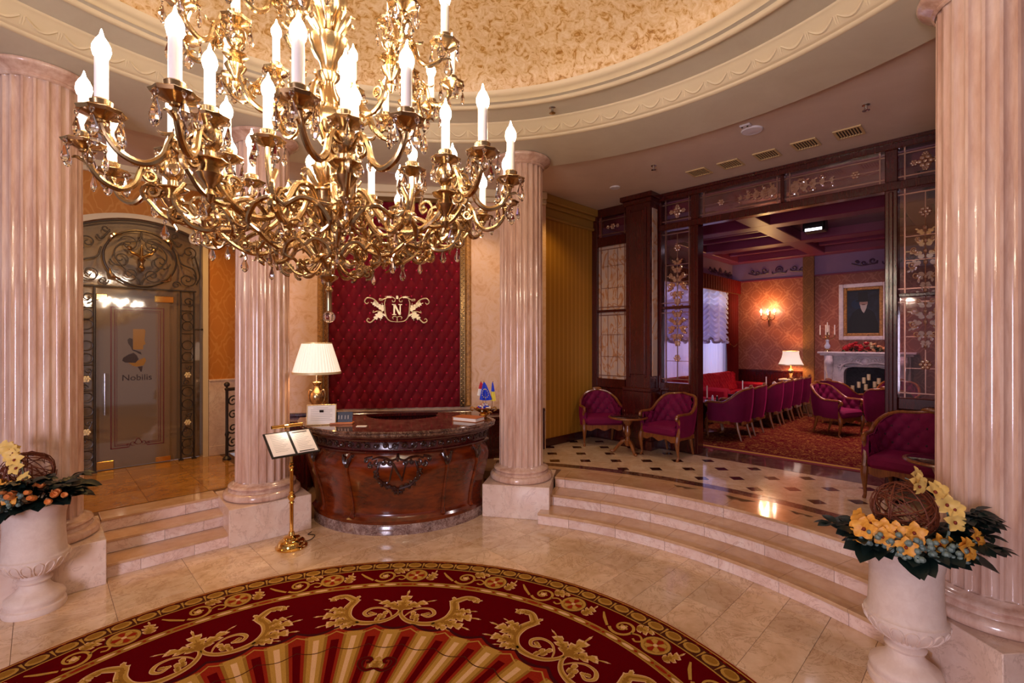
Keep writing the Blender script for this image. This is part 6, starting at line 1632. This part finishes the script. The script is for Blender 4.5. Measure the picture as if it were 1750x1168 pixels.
sw_ = None; r5 = random.Random(4); cm = ['flagwhite', 'leafred', 'paper', 'blue', 'flagwhite']
for k in range(34):
    a = r5.uniform(0, 6.28); rr = r5.uniform(0, .085); q = (p[0] + rr * cos(a), p[1] + rr * sin(a), p[2] + .065 + .045 * (1 - (rr / .09) ** 2) + r5.uniform(-.004, .006))
    ky = 'sweet' + cm[k % 5]
    if ky not in lfm:
        b = B(); b.ball((0, 0, 0), .013, 7, 5, sc=(1.3, 1, .8))
        for sg in (-1, 1): b.rev([(.003, 0), (.011, .013)], 6, mtx=T3(sg * .015, 0, 0) @ Matrix.Rotation(sg * PI / 2, 4, 'Y'))
        lfm[ky] = b.build('wrapped_sweet', cm[k % 5], None, loc=q); o = lfm[ky]
    else: o = inst('wrapped_sweet', lfm[ky], None, q, (r5.uniform(-.5, .5), r5.uniform(-.5, .5), r5.uniform(0, 6)))
    tag(o, ('white', 'red', 'cream', 'blue', 'white')[k % 5] + ' wrapped sweet in the brass bowl on the desk', 'sweet', 'wrapped sweets in the brass bowl')
# three table flags
p = put_on(833, 706, TZ)
fh = thing('flag_stand', 'small round brass stand holding three table flags on the desk', 'stand', p); b = B(); b.rev([(.001, 0), (.055, 0), (.05, .014), (.02, .022), (.016, .035), (.001, .036)], 20); b.build('base', 'brass', fh)
def flag(dx, dy, yaw, lean, bands, lab, star=False, w_=.13, hh=.19):
    t = thing('table_flag', lab, 'flag', (p[0] + dx, p[1] + dy, p[2] + .036), yaw, 'table flags')
    b = B(); b.tube([(0, 0, 0), (lean, 0, .34)], .003, 6); b.ball((lean, 0, .343), .006, 6, 5); b.build('pole', 'brass', t)
    def surf(u, v, off=0): return (lean + (u - .35) * w_ * (.12 + .88 * v ** .8), -.010 - .014 * sin(u * 9) * v - off, .335 - hh * v * (1 - .12 * abs(u - .5)))
    n_ = len(bands); b = B()
    for k, m_ in enumerate(bands):
        b.mi = k; b.grid(lambda u, v, k=k: surf(u, (k + v) / n_), 14, 6)
    b.build('cloth', bands, t, angle=180)
    if star:
        b = B()
        for k in range(12):
            a = 2 * PI * k / 12; c = surf(.5 + .34 * cos(a), .60 + .24 * sin(a), .004); st_ = [((.0085 if i % 2 == 0 else .0036) * sin(i * PI / 5), (.0085 if i % 2 == 0 else .0036) * cos(i * PI / 5)) for i in range(10)]
            b.prism(st_, 0, .0015, T3(*c) @ RX90)
        b.build('star', 'yellow', t, smooth=False)['kind'] = 'stuff'
flag(-.01, -.03, 0, -.03, ['blue'], 'blue table flag with a ring of stars, in front of the other two', True, .15, .22)
flag(-.045, .01, R(-10), -.035, ['red', 'flagwhite'], 'red and white table flag behind the blue one', False, .13, .17)
flag(.055, .0, R(-35), .015, ['blue', 'yellow'], 'table flag half blue and half yellow beside the column', False, .09, .23)
# brass menu stand
ms = thing('menu_stand', 'polished brass menu stand with an open two-page board and picture light', 'menu stand', (-2.04, 4.43, 0), R(46))
b = B(); b.rev([(.001, 0), (.135, 0), (.14, .012), (.132, .022), (.12, .028), (.115, .05), (.10, .068), (.075, .075), (.072, .092), (.06, .102), (.03, .11), (.024, .14), (.001, .14)], 40); b.build('base', 'brass', ms)
b = B(); b.rev([(.017, .13), (.017, .40), (.026, .41), (.017, .425), (.03, .445), (.036, .46), (.03, .475), (.017, .49), (.024, .505), (.016, .515), (.016, .70), (.024, .71), (.016, .725), (.028, .745), (.016, .765), (.022, .775), (.014, .785), (.013, .93), (.001, .93)], 18); b.build('pole', 'brass', ms)
bm_ = T3(0, -.0, .955) @ Matrix.Rotation(R(-52), 4, 'X') @ Matrix.Rotation(R(0), 4, 'Y')
b = B(); b.box(-.215, -.012, -.15, .215, .0, .15, .003, bm_); b.build('board', 'black', ms, smooth=False)
for x0, x1 in ((-.198, -.012), (.012, .198)):
    b = B(); b.box(x0, -.0165, -.135, x1, -.0122, .135, .001, bm_); pg = b.build('page', 'paper', ms, smooth=False)
    b = B()
    for k in range(11): b.box(x0 + .03, -.0172, .10 - .019 * k, x1 - .03 - .02 * (k % 3), -.0166, .1025 - .019 * k, 0, bm_)
    b.build('printed_text', 'greyink', pg, smooth=False)
for z_ in (.115, -.12): b = B(); b.box(.03, -.018, z_ - .005, .17, -.0172, z_ + .005, 0, bm_); b.build('clip', 'black', ms, smooth=False)
b = B(); b.tube([tuple(bm_ @ Vector((x, -.055, .175))) for x in (-.14, .14)], .016, 10); b.build('picture_light', 'brass', ms)
b = B(); b.tube(spl([tuple(bm_ @ Vector(q)) for q in ((0, 0, .13), (0, .01, .18), (0, -.03, .20), (0, -.05, .185))], 4), .006, 6); b.tube([(0, 0, .91), (0, .01, .955)], .016, 8); b.build('bracket', 'brass', ms)
o = light('menu_light', 'SPOT', (0, 0, 0), 1.5, (1, .85, .7), .02, spot=R(150)); o.parent = ms; o.location = tuple(bm_ @ Vector((0, -.09, .18))); o.rotation_euler = (Vector(tuple(bm_ @ Vector((0, 0, .0)))) - o.location).to_track_quat('-Z', 'Y').to_euler(); o['kind'] = 'helper'
b = B(); b.tube(spl([(.10, .0, .012), (.19, .02, .006), (.26, .10, .006), (.22, .16, .006), (.27, .20, .006)], 6), .004, 5); b.build('power_cord', 'black', ms)
